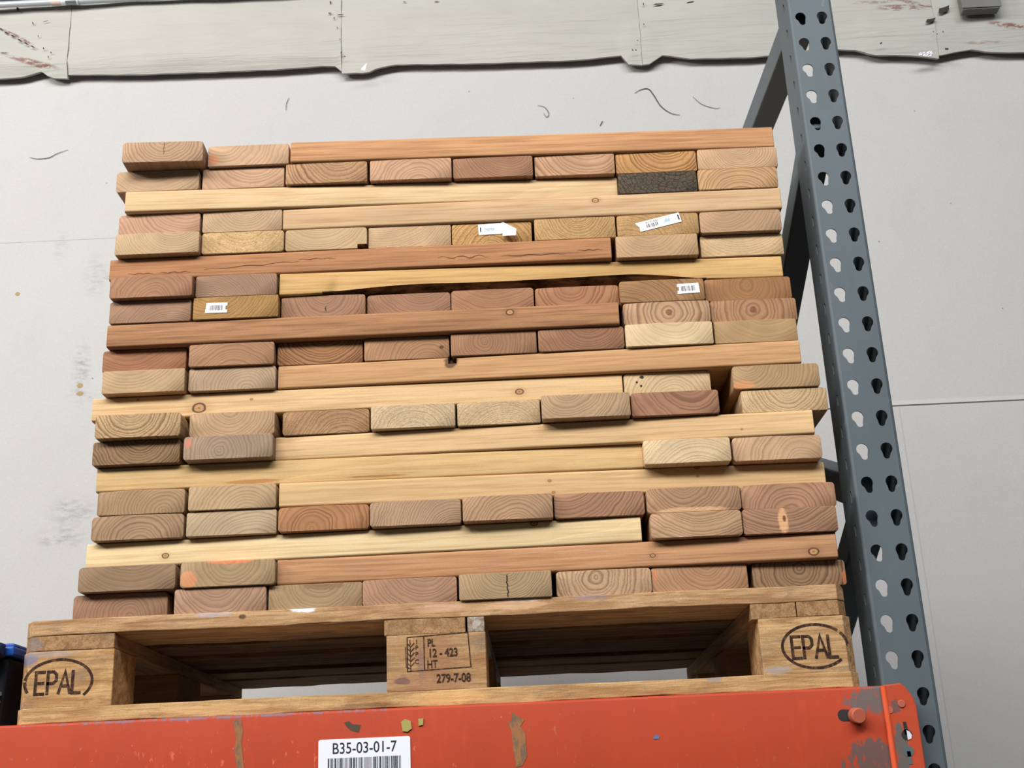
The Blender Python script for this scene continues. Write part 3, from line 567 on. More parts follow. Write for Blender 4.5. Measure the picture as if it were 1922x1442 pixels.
# ------------------------------------------------------------------ pallet
def pallet_wood(name, base, dark, seed, axis='x', spots=()):
    """weathered softwood; axis = grain direction; spots: (x, z, rx, rz, rgb, strength)"""
    a = N(name, .82, .15); co = a.obj(); s = a.sep(co)
    sc_ = {'x': (1, 12, 12), 'y': (12, 1, 12)}[axis]
    g1 = a.noise(a.scale(co, tuple(k*7 for k in sc_), (seed, seed*.7, 0)), 1, 4, .6, .8)
    g2 = a.noise(a.scale(co, tuple(k*26 for k in sc_), (seed, 0, seed)), 1, 3, .6)
    bl = a.noise(a.scale(co, (13, 13, 26), (seed, seed*2, 0)), 1, 4, .65)
    B = L(base); D = L(dark)
    c = a.mix(a.mr(g1, .35, .7, 0, .85), B, D)
    c = a.mix(a.mr(g2, .45, .7, 0, .45), c, mulc(D, .8))
    c = a.mix(a.mr(bl, .53, .70, 0, .62), c, L((122, 108, 94)))
    c = a.mix(a.mr(bl, .42, .30, 0, .45), c, mulc(B, 1.25))
    fine = a.noise(a.scale(co, (400, 400, 400)), 1, 2, .7)
    c = a.mix(a.mr(fine, .4, .75, 0, .25), c, mulc(D, .6))
    for x, z, rx, rz, rgb, sg in spots:
        du = a.m_('DIVIDE', a.m_('SUBTRACT', s[0], x), rx); dv = a.m_('DIVIDE', a.m_('SUBTRACT', s[2], z), rz)
        d = a.m_('SQRT', a.m_('ADD', a.m_('MULTIPLY', du, du), a.m_('MULTIPLY', dv, dv)))
        nn = a.noise(a.scale(co, (70, 70, 150)), 1, 3, .6)
        d = a.m_('MULTIPLY_ADD', a.m_('SUBTRACT', nn, .5), 1.1, d)
        c = a.mix(a.mr(d, .6, 1.1, sg, 0), c, L(rgb))
    a.bump(a.m_('ADD', g2, a.m_('MULTIPLY', fine, .4)), .5, .0015)
    return a.col(c)

pal = empty('wooden_pallet', (0, 0, 0))
tag(pal, 'worn wooden pallet with branded corner blocks carrying the lumber stack', 'pallet')
CH = .014
def chamfer_rect(x0, x1, y0, y1, corners, c=CH):
    """outline (x, y); corners subset of 'abcd' = (x0y0, x1y0, x1y1, x0y1) to chamfer"""
    pts = []
    for k, (x, y, sx, sy) in zip('abcd', ((x0, y0, 1, 1), (x1, y0, -1, 1), (x1, y1, -1, -1), (x0, y1, 1, -1))):
        if k in corners:
            a, b = (x, y+sy*c*1.3), (x+sx*c, y)
            pts += [a, b] if k in 'ac' else [b, a]
        else: pts.append((x, y))
    return pts
def slab(name, x0, x1, y0, y1, z0, z1, mat, parent, corners='', wav=0.0, seed=0, cuts=()):
    """a sawn pallet member: outline in x-y, slightly irregular front edge"""
    rr = random.Random(seed)
    pts = chamfer_rect(x0, x1, y0, y1, corners)
    # densify
    out = []
    for i in range(len(pts)):
        p, q = Vector(pts[i]), Vector(pts[(i+1) % len(pts)])
        n = max(1, int((q-p).length/.02))
        for j in range(n): out.append(p+(q-p)*j/n)
    n = len(out); V = []
    ph = [rr.uniform(0, 6) for _ in range(4)]
    def wv(x, k): return wav*(math.sin(x*17+ph[k])*.5+math.sin(x*53+ph[k]*2)*.3+rr.uniform(-.25, .25))
    for z, k in ((z0, 0), (z1, 1)):
        for p in out: V.append((p.x, p.y+rr.uniform(-.25, .25)*wav, z+(wv(p.x, k) if k == 0 else wv(p.x, 1)*.4)))
    F = [tuple(range(n))[::-1], tuple(range(n, 2*n))]+[(i, (i+1) % n, (i+1) % n+n, i+n) for i in range(n)]
    o = mesh(name, V, F, mat, parent)
    return bevel(o, .0012, 2)
X0P, X1P = 0.0, 1.2
XS = [(.0, .145), (.530, .670), (1.055, 1.198)]
YS = [(.0, .1), (.3275, .4725), (.7, .8)]
pb = [(200,158,110), (194,150,104), (186,144,98), (206,166,116)]
pdk = (140, 100, 64)
deck_spots = [(*(0.2832, 0.1419), .030, .005, (176,176,190), .45), (*(0.4125, 0.1435), .020, .006, (235,236,245), .95), (*(0.7279, 0.1449), .034, .006, (226,224,228), .8), (*(0.7161, 0.1356), .05, .008, (214,176,140), .6),
              (*(0.3252, 0.1362), .006, .004, (70,50,36), .8), (*(0.8226, 0.1421), .03, .006, (150,130,140), .5), (*(0.6100, 0.1367), .04, .006, (204,164,140), .6)]
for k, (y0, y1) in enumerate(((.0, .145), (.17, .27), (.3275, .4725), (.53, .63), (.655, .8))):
    slab('deck_board', .012, 1.184, y0, y1, .122, .144, pallet_wood('pallet_deck', (192,158,118) if k == 0 else (146,114,82), pdk if k == 0 else (84,62,42), 3+k, 'x', deck_spots if k == 0 else ()), pal,  # boards behind the front one take darker colours standing in for shade
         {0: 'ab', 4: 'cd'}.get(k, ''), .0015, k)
st_x = [(.012, .144), (.527, .669), (1.046, 1.184)]
for k, (x0, x1) in enumerate(st_x):
    if k == 0: pieces = ((x0, x1),)
    elif k == 1: pieces = ((x0, .642), (.645, x1))
    else: pieces = ((x0, 1.110), (1.1115, x1))
    first = None
    for j, (a_, b_) in enumerate(pieces):
        m = pallet_wood('pallet_stringer', (168,132,94) if not (k == 1 and j == 1) else (176,170,160), (120,88,58), 11+k*3+j, 'y', [(.030, .111, .014, .01, (120,118,120), .6)] if k == 0 else ())
        o = slab('stringer_board', a_, b_, .001, .799, .1002, .1218, m, pal, {(0, 0): 'a', (2, 1): 'b'}.get((k, j), ''), .0012, 20+k+j)
        if k == 1 and j == 1: o['label'] = 'grey split-off sliver of the stringer end'
ink = N('burned_ink', .8, .1); _o = ink.obj()
burn = ink.col(ink.mix(ink.mr(ink.noise(ink.scale(_o, (220, 220, 160)), 1, 4, .7), .42, .72, 0, .6), L((48, 34, 30)), L((128, 92, 64))))
blk_spots = {
 (0, 0): [(.022, .090, .016, .012, (112,116,140), .8), (.050, .096, .05, .005, (150,146,150), .5), (.06, .03, .05, .008, (150,104,64), .45)],
 (1, 0): [(.552, .036, .012, .006, (60,60,84), .8), (.585, .03, .06, .02, (150,104,80), .45), (.60, .07, .035, .035, (146,104,78), .5), (.578, .06, .005, .03, (110,96,104), .35)],
 (2, 0): [(1.075, .028, .02, .006, (150,150,150), .6), (1.13, .05, .05, .004, (150,112,72), .5)]}
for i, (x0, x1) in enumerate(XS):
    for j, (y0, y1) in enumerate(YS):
        m = pallet_wood('pallet_block', (158,120,82) if j else ((194,156,108), (178,144,104), (194,160,116))[i], pdk, 31+i*3+j, 'x', blk_spots.get((i, j), ()))  # blocks behind the front row are coloured darker to imitate shade inside the pallet
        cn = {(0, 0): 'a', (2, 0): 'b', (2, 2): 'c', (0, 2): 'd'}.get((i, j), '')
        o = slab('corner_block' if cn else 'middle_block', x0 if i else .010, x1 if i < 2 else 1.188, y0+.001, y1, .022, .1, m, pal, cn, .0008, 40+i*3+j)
        if j == 0:
            if i != 1:      # oval brand with four letters, burned into the end
                cx, cz, rx, rz = ((0.0684, 0.0572)[0], (0.0684, 0.0572)[1], .0475, .0305) if i == 0 else ((1.1305, 0.0586)[0], (1.1305, 0.0586)[1], .0455, .0300)
                tilt_ = 0.0
                arcs = []
                if i == 0:  spans = [(-38, 172), (180, 205)]
                else:       spans = [(44, 318), (4, 34)]
                for a0, a1 in spans:
                    n_ = max(3, int((a1-a0)/7)); arcs.append([(cx+rx*math.cos(math.radians(a0+(a1-a0)*q/n_)), cz+rz*math.sin(math.radians(a0+(a1-a0)*q/n_))) for q in range(n_+1)])
                strokes('burned_oval', arcs, .0040, burn, o, .0012)
                lh = .030; z0 = cz-lh/2-.001; z1 = z0+lh
                if i == 0: xs = (cx-.032, cx-.015, cx+.001, cx+.020)
                else: xs = (cx-.032, cx-.016, cx+.000, cx+.019)
                lets = [[(xs[0]+.012, z1), (xs[0], z1), (xs[0], z0), (xs[0]+.012, z0)], [(xs[0], (z0+z1)/2), (xs[0]+.011, (z0+z1)/2)],
                        [(xs[1], z0), (xs[1], z1), (xs[1]+.008, z1), (xs[1]+.012, z1-.004), (xs[1]+.012, z1-.012), (xs[1]+.008, z1-.016), (xs[1], z1-.016)],
                        [(xs[2], z0), (xs[2]+.008, z1), (xs[2]+.016, z0)], [(xs[2]+.003, z0+.010), (xs[2]+.013, z0+.010)],
                        [(xs[3], z1), (xs[3], z0), (xs[3]+.011, z0)]]
                strokes('burned_lettering', lets, .0042, burn, o, .0011)
            else:
                fx0, fx1, fz0, fz1 = .5535, .6455, .0435, .0945
                strokes('burned_frame', [[(0.5594, 0.0491), (0.6482, 0.0517), (0.6452, 0.0998), (0.5593, 0.0963), (0.5594, 0.0491)], [(0.5833, 0.0495), (0.5827, 0.0967)]], .0016, burn, o, .0012)
                # wheat-ear emblem: stalk with slanting grains and small upright letters
                st = [[(.5640, .049), (.5632, .093)], [(.5575, .055), (.5570, .083)], [(.5575, .055), (.5640, .053)]]
                for q in range(5):
                    z = .056+q*.0068; st += [[(.5640, z), (.5590, z+.005)], [(.5640, z), (.5690, z+.005)]]
                strokes('burned_emblem', st, .0012, burn, o, .0012)
                for ch, lz in zip('IPPC', (.0895, .0815, .0725, .0620)):
                    text_obj('burned_lettering', ch, .0085, burn, o, (.5725, .0006, lz), ext=.0004)
                text_obj('burned_lettering', 'PL', .0145, burn, o, (.5930, .0006, .0872), sx=.75, ext=.0004, fat=.0003)
                text_obj('burned_lettering', '12 - 423', .0160, burn, o, (.6095, .0006, .0728), sx=.78, ext=.0004, fat=.0003)
                text_obj('burned_lettering', 'HT', .0150, burn, o, (.5940, .0006, .0575), sx=.75, ext=.0004, fat=.0002)
                text_obj('burned_lettering', '279-7-08', .0165, burn, o, (.6235, .0006, .0372), sx=.80, ext=.0004, fat=.0003)
for j, (y0, y1) in enumerate(YS):
    sp = [(.50, .004, .05, .006, (92,62,44), .6), (.62, .012, .06, .010, (216,170,112), .6), (*(0.2882, 0.0111), .1, .006, (214,172,120), .5), (*(0.9851, 0.0198), .012, .005, (130,130,140), .6)] if j == 0 else ()
    slab('bottom_board', .008, 1.190, y0, y1, .0005, .022, pallet_wood('pallet_bottom', (196,162,116), (150,108,68), 60+j, 'x', sp), pal, {0: 'ab', 2: 'cd'}.get(j, ''), .0018 if j == 0 else .001, 70+j)

# ------------------------------------------------------------------ painted steel
def painted(name, base, dark, seed, chips=0.0, rough=.45, rust=(96, 84, 74), spec=.22, grime=.3, regions=()):
    a = N(name, rough, spec); co = a.obj(); s = a.sep(co)
    B = L(base); D = L(dark)
    n1 = a.noise(a.scale(co, (9, 9, 5), (seed, 0, 0)), 1, 4, .6)
    n2 = a.noise(a.scale(co, (60, 60, 14), (0, seed, 0)), 1, 4, .65)
    c = a.mix(a.mr(n1, .35, .7, 0, grime), B, D)
    c = a.mix(a.mr(n2, .55, .78, 0, grime*.8), c, mulc(B, 1.35))
    if chips:
        n3 = a.noise(a.scale(co, (55, 55, 34), (seed, seed, 0)), 1, 5, .7, .6)
        c = a.mix(a.mr(n3, .665, .69, 0, chips), c, L(rust))
    for x, z, rx, rz, dens, rgb in regions:
        du = a.m_('DIVIDE', a.m_('SUBTRACT', s[0], x), rx); dv = a.m_('DIVIDE', a.m_('SUBTRACT', s[2], z), rz)
        d = a.m_('SQRT', a.m_('ADD', a.m_('MULTIPLY', du, du), a.m_('MULTIPLY', dv, dv)))
        near = a.mr(d, .4, 1.1, dens, 0)
        n4 = a.noise(a.scale(co, (150, 150, 60), (seed, 1, 2)), 1, 4, .7)
        c = a.mix(a.mr(a.m_('ADD', a.m_('MULTIPLY', near, .30), n4), .66, .72), c, L(rgb))
    a.bump(a.noise(a.scale(co, (500, 500, 500)), 1, 2, .5), .08, .0005)
    return a.col(c)
post_mat = painted('slate_blue_paint', (86, 96, 102), (72, 80, 86), 1, .25, .5, rust=(130, 136, 140))
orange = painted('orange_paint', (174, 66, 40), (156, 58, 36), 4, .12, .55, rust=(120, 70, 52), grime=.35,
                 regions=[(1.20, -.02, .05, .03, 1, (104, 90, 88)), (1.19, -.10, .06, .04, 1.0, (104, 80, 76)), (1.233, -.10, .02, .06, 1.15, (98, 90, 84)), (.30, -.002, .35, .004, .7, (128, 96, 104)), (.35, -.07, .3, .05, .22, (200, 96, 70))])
hole_dark = plain('slot_shade', (40, 40, 42), .6)  # flat dark colour standing in for the shade inside slots

def teardrop(cx, cz, lean, n=40):
    """outline of the keyhole slot: round head, narrow foot leaning inward"""
    R1, R2, dz = .0088, .0050, .0112
    pts = []
    c1 = Vector((cx, cz)); c2 = Vector((cx+lean, cz-dz))
    d = c2-c1; ang = math.atan2(d.y, d.x); off = math.acos((R1-R2)/d.length)
    a0 = ang+off; a1 = ang+2*PI-off
    for i in range(n*2//3): 
        a = a0+(a1-a0)*i/(n*2//3-1); pts.append(c1+R1*Vector((math.cos(a), math.sin(a))))
    b0 = ang-off; b1 = ang+off
    m = n-n*2//3
    for i in range(m):
        a = b0+(b1-b0)*i/(m-1); pts.append(c2+R2*Vector((math.cos(a), math.sin(a))))
    # pinch the neck a little so the outline reads as a bulb
    for sgn in (-1, 1):
        q = c1+Vector((sgn*.0060+lean*.65, -dz*.68)); pts.append(q)
    return pts
def slot(cx, cz, n=16):
    return [Vector(p) for p in [(cx-.0030, cz+.009), (cx-.0065, cz+.0055), (cx-.0030, cz+.0030), (cx-.0030, cz-.008), (cx+.0032, cz-.008), (cx+.0032, cz+.009)]]
def cell(mb, hole, x0, x1, z0, z1, P):
    """rectangular sheet cell with one hole, meshed as a ring of quads; P maps (u, v) to 3D"""
    c = sum(hole, Vector((0, 0)))/len(hole); n = len(hole)
    # order by angle and shoot rays to the rectangle
    hs = sorted(hole, key=lambda p: math.atan2(p.y-c.y, p.x-c.x))
    angs = [math.atan2(p.y-c.y, p.x-c.x) for p in hs]
    corners = [(math.atan2(z-c.y, x-c.x), Vector((x, z))) for x, z in ((x0, z0), (x1, z0), (x1, z1), (x0, z1))]
    outer = []
    for a in angs:
        d = Vector((math.cos(a), math.sin(a))); t = 1e9
        if d.x > 1e-9: t = min(t, (x1-c.x)/d.x)
        if d.x < -1e-9: t = min(t, (x0-c.x)/d.x)
        if d.y > 1e-9: t = min(t, (z1-c.y)/d.y)
        if d.y < -1e-9: t = min(t, (z0-c.y)/d.y)
        outer.append(c+d*t)
    for i in range(n):
        j = (i+1) % n; a0, a1 = angs[i], angs[j]
        if a1 < a0: a1 += 2*PI
        mid = [cv for ca, cv in corners for q in (ca, ca+2*PI) if a0 < q < a1]
        poly = [hs[i], outer[i]]+mid[:1]+[outer[j], hs[j]]
        mb.add([P(p.x, p.y) for p in poly], [tuple(range(len(poly)))])
PW, PD, PX, PY = .0725, .076, 1.2207, .0145
PCH = .0508
def upright(name, ztop, zbot, y_face, sgn, parent):
    """perforated channel post: face with two columns of keyholes, slotted flanges, open back with lips"""
    mb = MB(); r = .004; e = .002
    z_hole0 = 1.1062-.0044+.0044
    k0 = int(math.floor((z_hole0-zbot)/PCH)); k1 = int(math.ceil((ztop-z_hole0)/PCH))
    F_ = lambda u, v: (PX+u, y_face, v)
    SL = lambda u, v: (PX, y_face+sgn*u, v)
    SR = lambda u, v: (PX+PW, y_face+sgn*u, v)
    for k in range(-k1, k0+1):
        zc = z_hole0-k*PCH; a, b = zc-.033, zc-.033+PCH
        if b > ztop or a < zbot: continue
        cell(mb, teardrop(.0180, zc, .0022), r, PW/2, a, b, F_)
        cell(mb, teardrop(.0542, zc, -.0012), PW/2, PW-r, a, b, F_)
        cell(mb, slot(.026, zc-.019+.004), r, PD*.55, a, b, SL)
        cell(mb, slot(.026, zc-.019+.004), r, PD*.55, a, b, SR)
    zt = [z_hole0-k*PCH-.033+PCH for k in range(-k1, k0+1) if z_hole0-k*PCH-.033+PCH <= ztop and z_hole0-k*PCH-.033 >= zbot]
    za, zb_ = min(zt)-PCH, max(zt)
    def strip(p, q): mb.add([(p[0], p[1], za), (q[0], q[1], za), (q[0], q[1], zb_), (p[0], p[1], zb_)], [(0, 1, 2, 3)])
    n = 5
    for s_, cx in ((0, PX+r), (1, PX+PW-r)):
        pr = None
        for i in range(n+1):
            a = PI+(PI/2)*i/n if s_ == 0 else 2*PI-(PI/2)*i/n
            p = (cx+r*math.cos(a), y_face+sgn*(r+r*math.sin(a)))
            if pr: strip(pr, p)
            pr = p
    for x in (PX, PX+PW): strip((x, y_face+sgn*PD*.55), (x, y_face+sgn*PD))
    strip((PX, y_face+sgn*PD), (PX+.014, y_face+sgn*PD)); strip((PX+PW, y_face+sgn*PD), (PX+PW-.014, y_face+sgn*PD))
    import bmesh
    o = mesh(name, mb.v, mb.f, post_mat, parent)
    bm = bmesh.new(); bm.from_mesh(o.data); bmesh.ops.remove_doubles(bm, verts=bm.verts, dist=.00005); bmesh.ops.recalc_face_normals(bm, faces=bm.faces); bm.to_mesh(o.data); bm.free()
    sd = o.modifiers.new('thickness', 'SOLIDIFY'); sd.thickness = .0022; sd.offset = 0
    return o
frame = empty('rack_upright_frame', (PX+PW/2, .4, -1.8))
tag(frame, 'slate blue perforated steel rack upright frame right of the lumber stack', 'rack upright')
def reparent(o, p):
    o.parent = p; o.matrix_parent_inverse = Matrix.Translation(p.location).inverted()
fp = upright('front_post', 1.36, -1.75, PY, 1, None); reparent(fp, frame)
rp = upright('rear_post', 1.36, -1.75, .866, -1, None); reparent(rp, frame)
def channel(y0, z0, y1, z1, hgt=.048, x0=PX+.006, x1=PX+.052):
    d = Vector((y1-y0, z1-z0)); n = Vector((-d.y, d.x)).normalized()*hgt/2
    mb = MB(); mb.prism([(y0-n.x, z0-n.y), (y1-n.x, z1-n.y), (y1+n.x, z1+n.y), (y0+n.x, z0+n.y)], 'x', x0, x1)
    o = mb.build('brace', post_mat); reparent(bevel(o, .003, 2), frame)
brace_z = [(.030, 1.130, .79, 1.195), (.030, .918, .79, .60), (.084, .30, .79, .56), (.084, .25, .79, -.05), (.084, -.55, .79, -.10), (.084, -.62, .79, -1.15), (.084, -1.6, .79, -1.25)]
for q in brace_z: channel(*q)
for y in (.052, .828):
    mb = MB(); mb.box(PX-.03, PX+PW+.03, y-.06, y+.06, -1.755, -1.748); o = mb.build('foot_plate', post_mat); reparent(o, frame)

def box_beam(y0, y1, name, label, full):
    bm_ = empty(name, (0, y0, -.05)); tag(bm_, label, 'rack beam')
    H = -.128
    rr_ = .004
    prof = []
    for cy, cz, a0 in ((y1-rr_, -rr_, 0), (y0+rr_, -rr_, 90), (y0+rr_, H+rr_, 180), (y1-rr_, H+rr_, 270)):
        for j in range(5): a = math.radians(a0+j*22.5); prof.append((cy+rr_*math.cos(a), cz+rr_*math.sin(a)))
    mb = MB(); mb.prism(prof, 'x', -1.45, 1.2190)
    o = mb.build('beam_tube', orange, smooth=40); reparent(o, bm_)
    return bm_
beam = box_beam(-.010, .045, 'rack_beam', 'scuffed orange steel rack beam under the front of the pallet', True)
rbeam = box_beam(.775, .830, 'rack_beam', 'orange steel rack beam hidden under the rear of the pallet', False)

# connector plate of the front beam, wrapping onto the post face
mb = MB(); ax, az = 1.2075, 0
out = [(1.2130, -.0002), (1.2370, .0018), (1.2435, -.004), (1.2520, -.018), (1.2548, -.030), (1.2548, -.200), (1.2130, -.200)]
mb.prism(out, 'y', -.0155, -.0105)
con = mb.build('beam_connector', painted('orange_paint_plate', (180, 72, 44), (162, 62, 40), 9, .2, .55, rust=(104, 84, 78), regions=[(1.226, -.095, .012, .06, 1.3, (98, 90, 86)), (1.226, -.03, .008, .012, 1.2, (110, 80, 76))]))
bevel(con, .0018, 3); reparent(con, beam)
mb = MB(); mb.tube([(1.2135, -.0125, -.001), (1.2139, -.0135, -.05), (1.2142, -.0135, -.12), (1.2145, -.013, -.20)], .0042, 10)
o = mb.build('bend_ridge', plain('orange_bright', (208, 86, 52), .4), smooth=60); reparent(o, beam); o['label'] = 'bright orange bend ridge'  # bend of the connector plate, in a brighter orange than the plate
def disc(name, cx, cz, r, y0, y1, mat, parent, lbl=None, n=24):
    mb = MB(); mb.prism([(cx+r*math.cos(2*PI*i/n), cz+r*math.sin(2*PI*i/n)) for i in range(n)], 'y', y0, y1)
    o = mb.build(name, mat); reparent(bevel(o, min(.0012, abs(y1-y0)*.4), 2), parent)
    if lbl: o['label'] = lbl
    return o
rivm = painted('worn_orange', (176, 92, 72), (130, 84, 76), 2, .5, .5)
# slot + safety pin
mb = MB(); s0, s1 = (1.1550, -0.0372), (1.1717, -0.0380)
pts = [(s0[0]+.0078*math.cos(math.radians(a)), s0[1]+.0078*math.sin(math.radians(a))) for a in range(90, 271, 15)]+[(s1[0], s1[1]-.0070), (s1[0], s1[1]+.0070)]
mb.prism(pts, 'y', -.0106, -.0098); o = mb.build('pin_slot', hole_dark); reparent(o, beam); o['label'] = 'dark keyhole slot'
mb = MB(); mb.tube([(s1[0]-.001, -.010, s1[1]), (s1[0]+.001, -.026, s1[1]-.002)], .0105, 24)
o = mb.build('safety_pin', rivm, smooth=40); reparent(bevel(o, .0015, 2), beam); o['label'] = 'round worn orange pin head'
c = (1.2345, -0.0259); disc('rivet', c[0], c[1], .0052, -.0172, -.0150, rivm, beam)
c = (1.2174, -0.0336); disc('rivet', c[0], c[1], .0048, -.0165, -.0150, rivm, beam)
for (u, up) in (((1.2357, -0.0667), True), ((1.2347, -0.0882), False)):
    mb = MB(); cx, cz = u
    n = 20
    mb.prism([(cx+.0072*math.cos(2*PI*i/n), cz+.0072*math.sin(2*PI*i/n)) for i in range(n)], 'y', -.0160, -.0154)
    s_ = 1 if up else -1
    mb.prism([(cx-.0026, cz), (cx+.0026, cz), (cx+.0022-s_*.001, cz+s_*.017), (cx-.0022-s_*.001, cz+s_*.017)], 'y', -.0160, -.0154)
    o = mb.build('keyhole', hole_dark if up else post_mat); reparent(o, beam); o['label'] = 'keyhole opening in connector'
    if up:
        mb = MB(); mb.prism([(cx+.0002, cz-.0068), (cx+.0002, cz+.006), (cx+.004, cz+.004), (cx+.0066, cz-.001), (cx+.005, cz-.0055)], 'y', -.0164, -.0160)
        o = mb.build('keyhole_gap', plain('gap_light', (206, 206, 212), .6)); reparent(o, beam)

# marks on the beam: old tape, paint chips, adhesive
def blob(name, pts, mat, lbl, y=-.0104, th=.0005):
    mb = MB(); mb.prism(pts, 'y', y-th+.0004, y+.0004); o = mb.build(name, mat); reparent(o, beam); o['label'] = lbl; return o
tape = N('brown_tape', .75, .2); _o = tape.obj()
tape_m = tape.col(tape.mix(tape.mr(tape.noise(tape.scale(_o, (120, 120, 50)), 1, 4, .7), .4, .62), L((150, 104, 68)), L((112, 90, 72))))
blob('tape_remnant', [(0.3186, -0.0074), (0.3303, -0.0065), (0.3330, -0.0215), (0.3313, -0.0376), (0.3359, -0.0706), (0.3378, -0.1106), (0.3270, -0.1101), (0.3265, -0.0702), (0.3221, -0.0478), (0.3245, -0.0303), (0.3212, -0.0196)], tape_m, 'narrow brown tape remnant, left')
blob('tape_remnant', [(0.7031, -0.0137), (0.7124, -0.0198), (0.7195, -0.0244), (0.7133, -0.0326), (0.7201, -0.0427), (0.7209, -0.0721), (0.7138, -0.0842), (0.7058, -0.0860), (0.7026, -0.0609), (0.7014, -0.0377), (0.6960, -0.0262), (0.7019, -0.0250)], tape_m, 'narrow brown tape remnant, centre')
blob('paint_chip', [(0.4722, -0.0170), (0.4788, -0.0152), (0.4839, -0.0197), (0.4949, -0.0209), (0.4920, -0.0306), (0.4825, -0.0281), (0.4766, -0.0236)], plain('chip_dark', (78, 66, 52), .8), 'dark chipped patch')
gl = plain('dried_glue', (158, 152, 88), .35)
blob('adhesive_blob', [(0.5506, -0.0198), (0.5558, -0.0158), (0.5638, -0.0189), (0.5651, -0.0289), (0.5592, -0.0329), (0.5526, -0.0319)], gl, 'yellowish adhesive blob', th=.002)
blob('adhesive_blob', [(0.5741, -0.0166), (0.5814, -0.0162), (0.5805, -0.0246), (0.5747, -0.0258)], gl, 'yellowish adhesive blob', th=.002)
blob('paint_chip', [(0.8939, -0.0539), (0.8985, -0.0513), (0.9026, -0.0542), (0.9009, -0.0577), (0.8943, -0.0574)], plain('chip_blue', (84, 106, 148), .6), 'small blue dot')
# barcode location label
lw0, lw1 = (0.4372, -0.0360), (0.5627, -0.0408)
LX0, LX1, LZ1, LZ0 = lw0[0], lw1[0], -.0385, -.104
mb = MB(); rr_ = .003; pts = []
for cx, cz, a0 in ((LX1-rr_, LZ1-rr_, 0), (LX0+rr_, LZ1-rr_, 90), (LX0+rr_, LZ0+rr_, 180), (LX1-rr_, LZ0+rr_, 270)):
    for j in range(5): a = math.radians(a0+j*22.5); pts.append((cx+rr_*math.cos(a), cz+rr_*math.sin(a)))
mb.prism(pts, 'y', -.0112, -.0101)
lab = mb.build('location_label', plain('label_white', (222, 226, 236), .35)); reparent(lab, beam); lab['label'] = 'white barcode label reading B35-03-01-7'
def under(o): o.parent = lab; o.matrix_parent_inverse = lab.matrix_basis.inverted()@(Matrix.Translation(beam.location).inverted()).inverted() if False else Matrix.Identity(4); return o
# lab keeps world coordinates in its mesh; its children do too
t_ = text_obj('label_lettering', 'B35-03-01-7', .0205, tag_ink, lab, ((LX0+LX1)/2, -.0114, -.0515), sx=.86, ext=.0001, fat=.0001)
mb = MB(); rr2 = random.Random(12); x = LX0+.013
greyb = plain('label_bar_grey', (150, 148, 158), .5)
while x < LX1-.013:
    w_ = rr2.choice((.0006, .0008, .0012, .0018)); g_ = rr2.random() < .22
    mb.box(x, x+(w_*2.4 if g_ else w_), -.0115, -.0111, LZ0+.012, -.0635, 1 if g_ else 0); x += (w_*2.4 if g_ else w_)+rr2.choice((.0005, .0007, .0011, .0016))
mb.build('label_barcode', [tag_ink, greyb], lab)

# ------------------------------------------------------------------ dark bin with blue lid beside the pallet
binm = painted('black_plastic', (24, 26, 34), (12, 12, 16), 3, 0, .45)
blue = painted('blue_plastic', (34, 78, 158), (22, 54, 120), 5, 0, .4)
navy = painted('navy_plastic', (22, 34, 66), (14, 20, 40), 6, 0, .4)
bn = empty('storage_bin', (-.30, .25, 0)); tag(bn, 'black storage bin with blue lid standing left of the pallet, cut by the frame', 'bin')
mb = MB(); mb.add([(-.56,.03,.001),(-.022,.03,.001),(-.022,.50,.001),(-.56,.50,.001),(-.575,.02,.098),(-.012,.02,.098),(-.012,.51,.098),(-.575,.51,.098)],
              [(0,3,2,1),(4,5,6,7),(0,1,5,4),(1,2,6,5),(2,3,7,6),(3,0,4,7)])
o = mb.build('bin_body', binm); reparent(bevel(o, .006, 3), bn)
mb = MB(); mb.box(-.58, -.004, .014, .516, .0985, .112); mb.box(-.565, -.010, .03, .50, .112, .1185)
o = mb.build('lid', blue); reparent(bevel(o, .003, 2), bn); o['label'] = 'bright blue lid'
mb = MB(); mb.tube([(-.060, .004, .100), (-.034, .004, .100), (-.022, .004, .106), (-.0205, .006, .114)], [.014, .0145, .014, .008], 14)
o = mb.build('lid_latch', navy, smooth=60); reparent(o, bn); o['label'] = 'rounded navy latch'
mb = MB(); mb.box(-.052, -.0195, .0150, .0230, .044, .049); mb.box(-.052, -.0205, .0150, .0230, .034, .037); mb.box(-.052, -.026, .015, .0230, .005, .020)
o = mb.build('sticker', plain('pale_sticker', (120, 160, 150), .5)); reparent(o, bn)

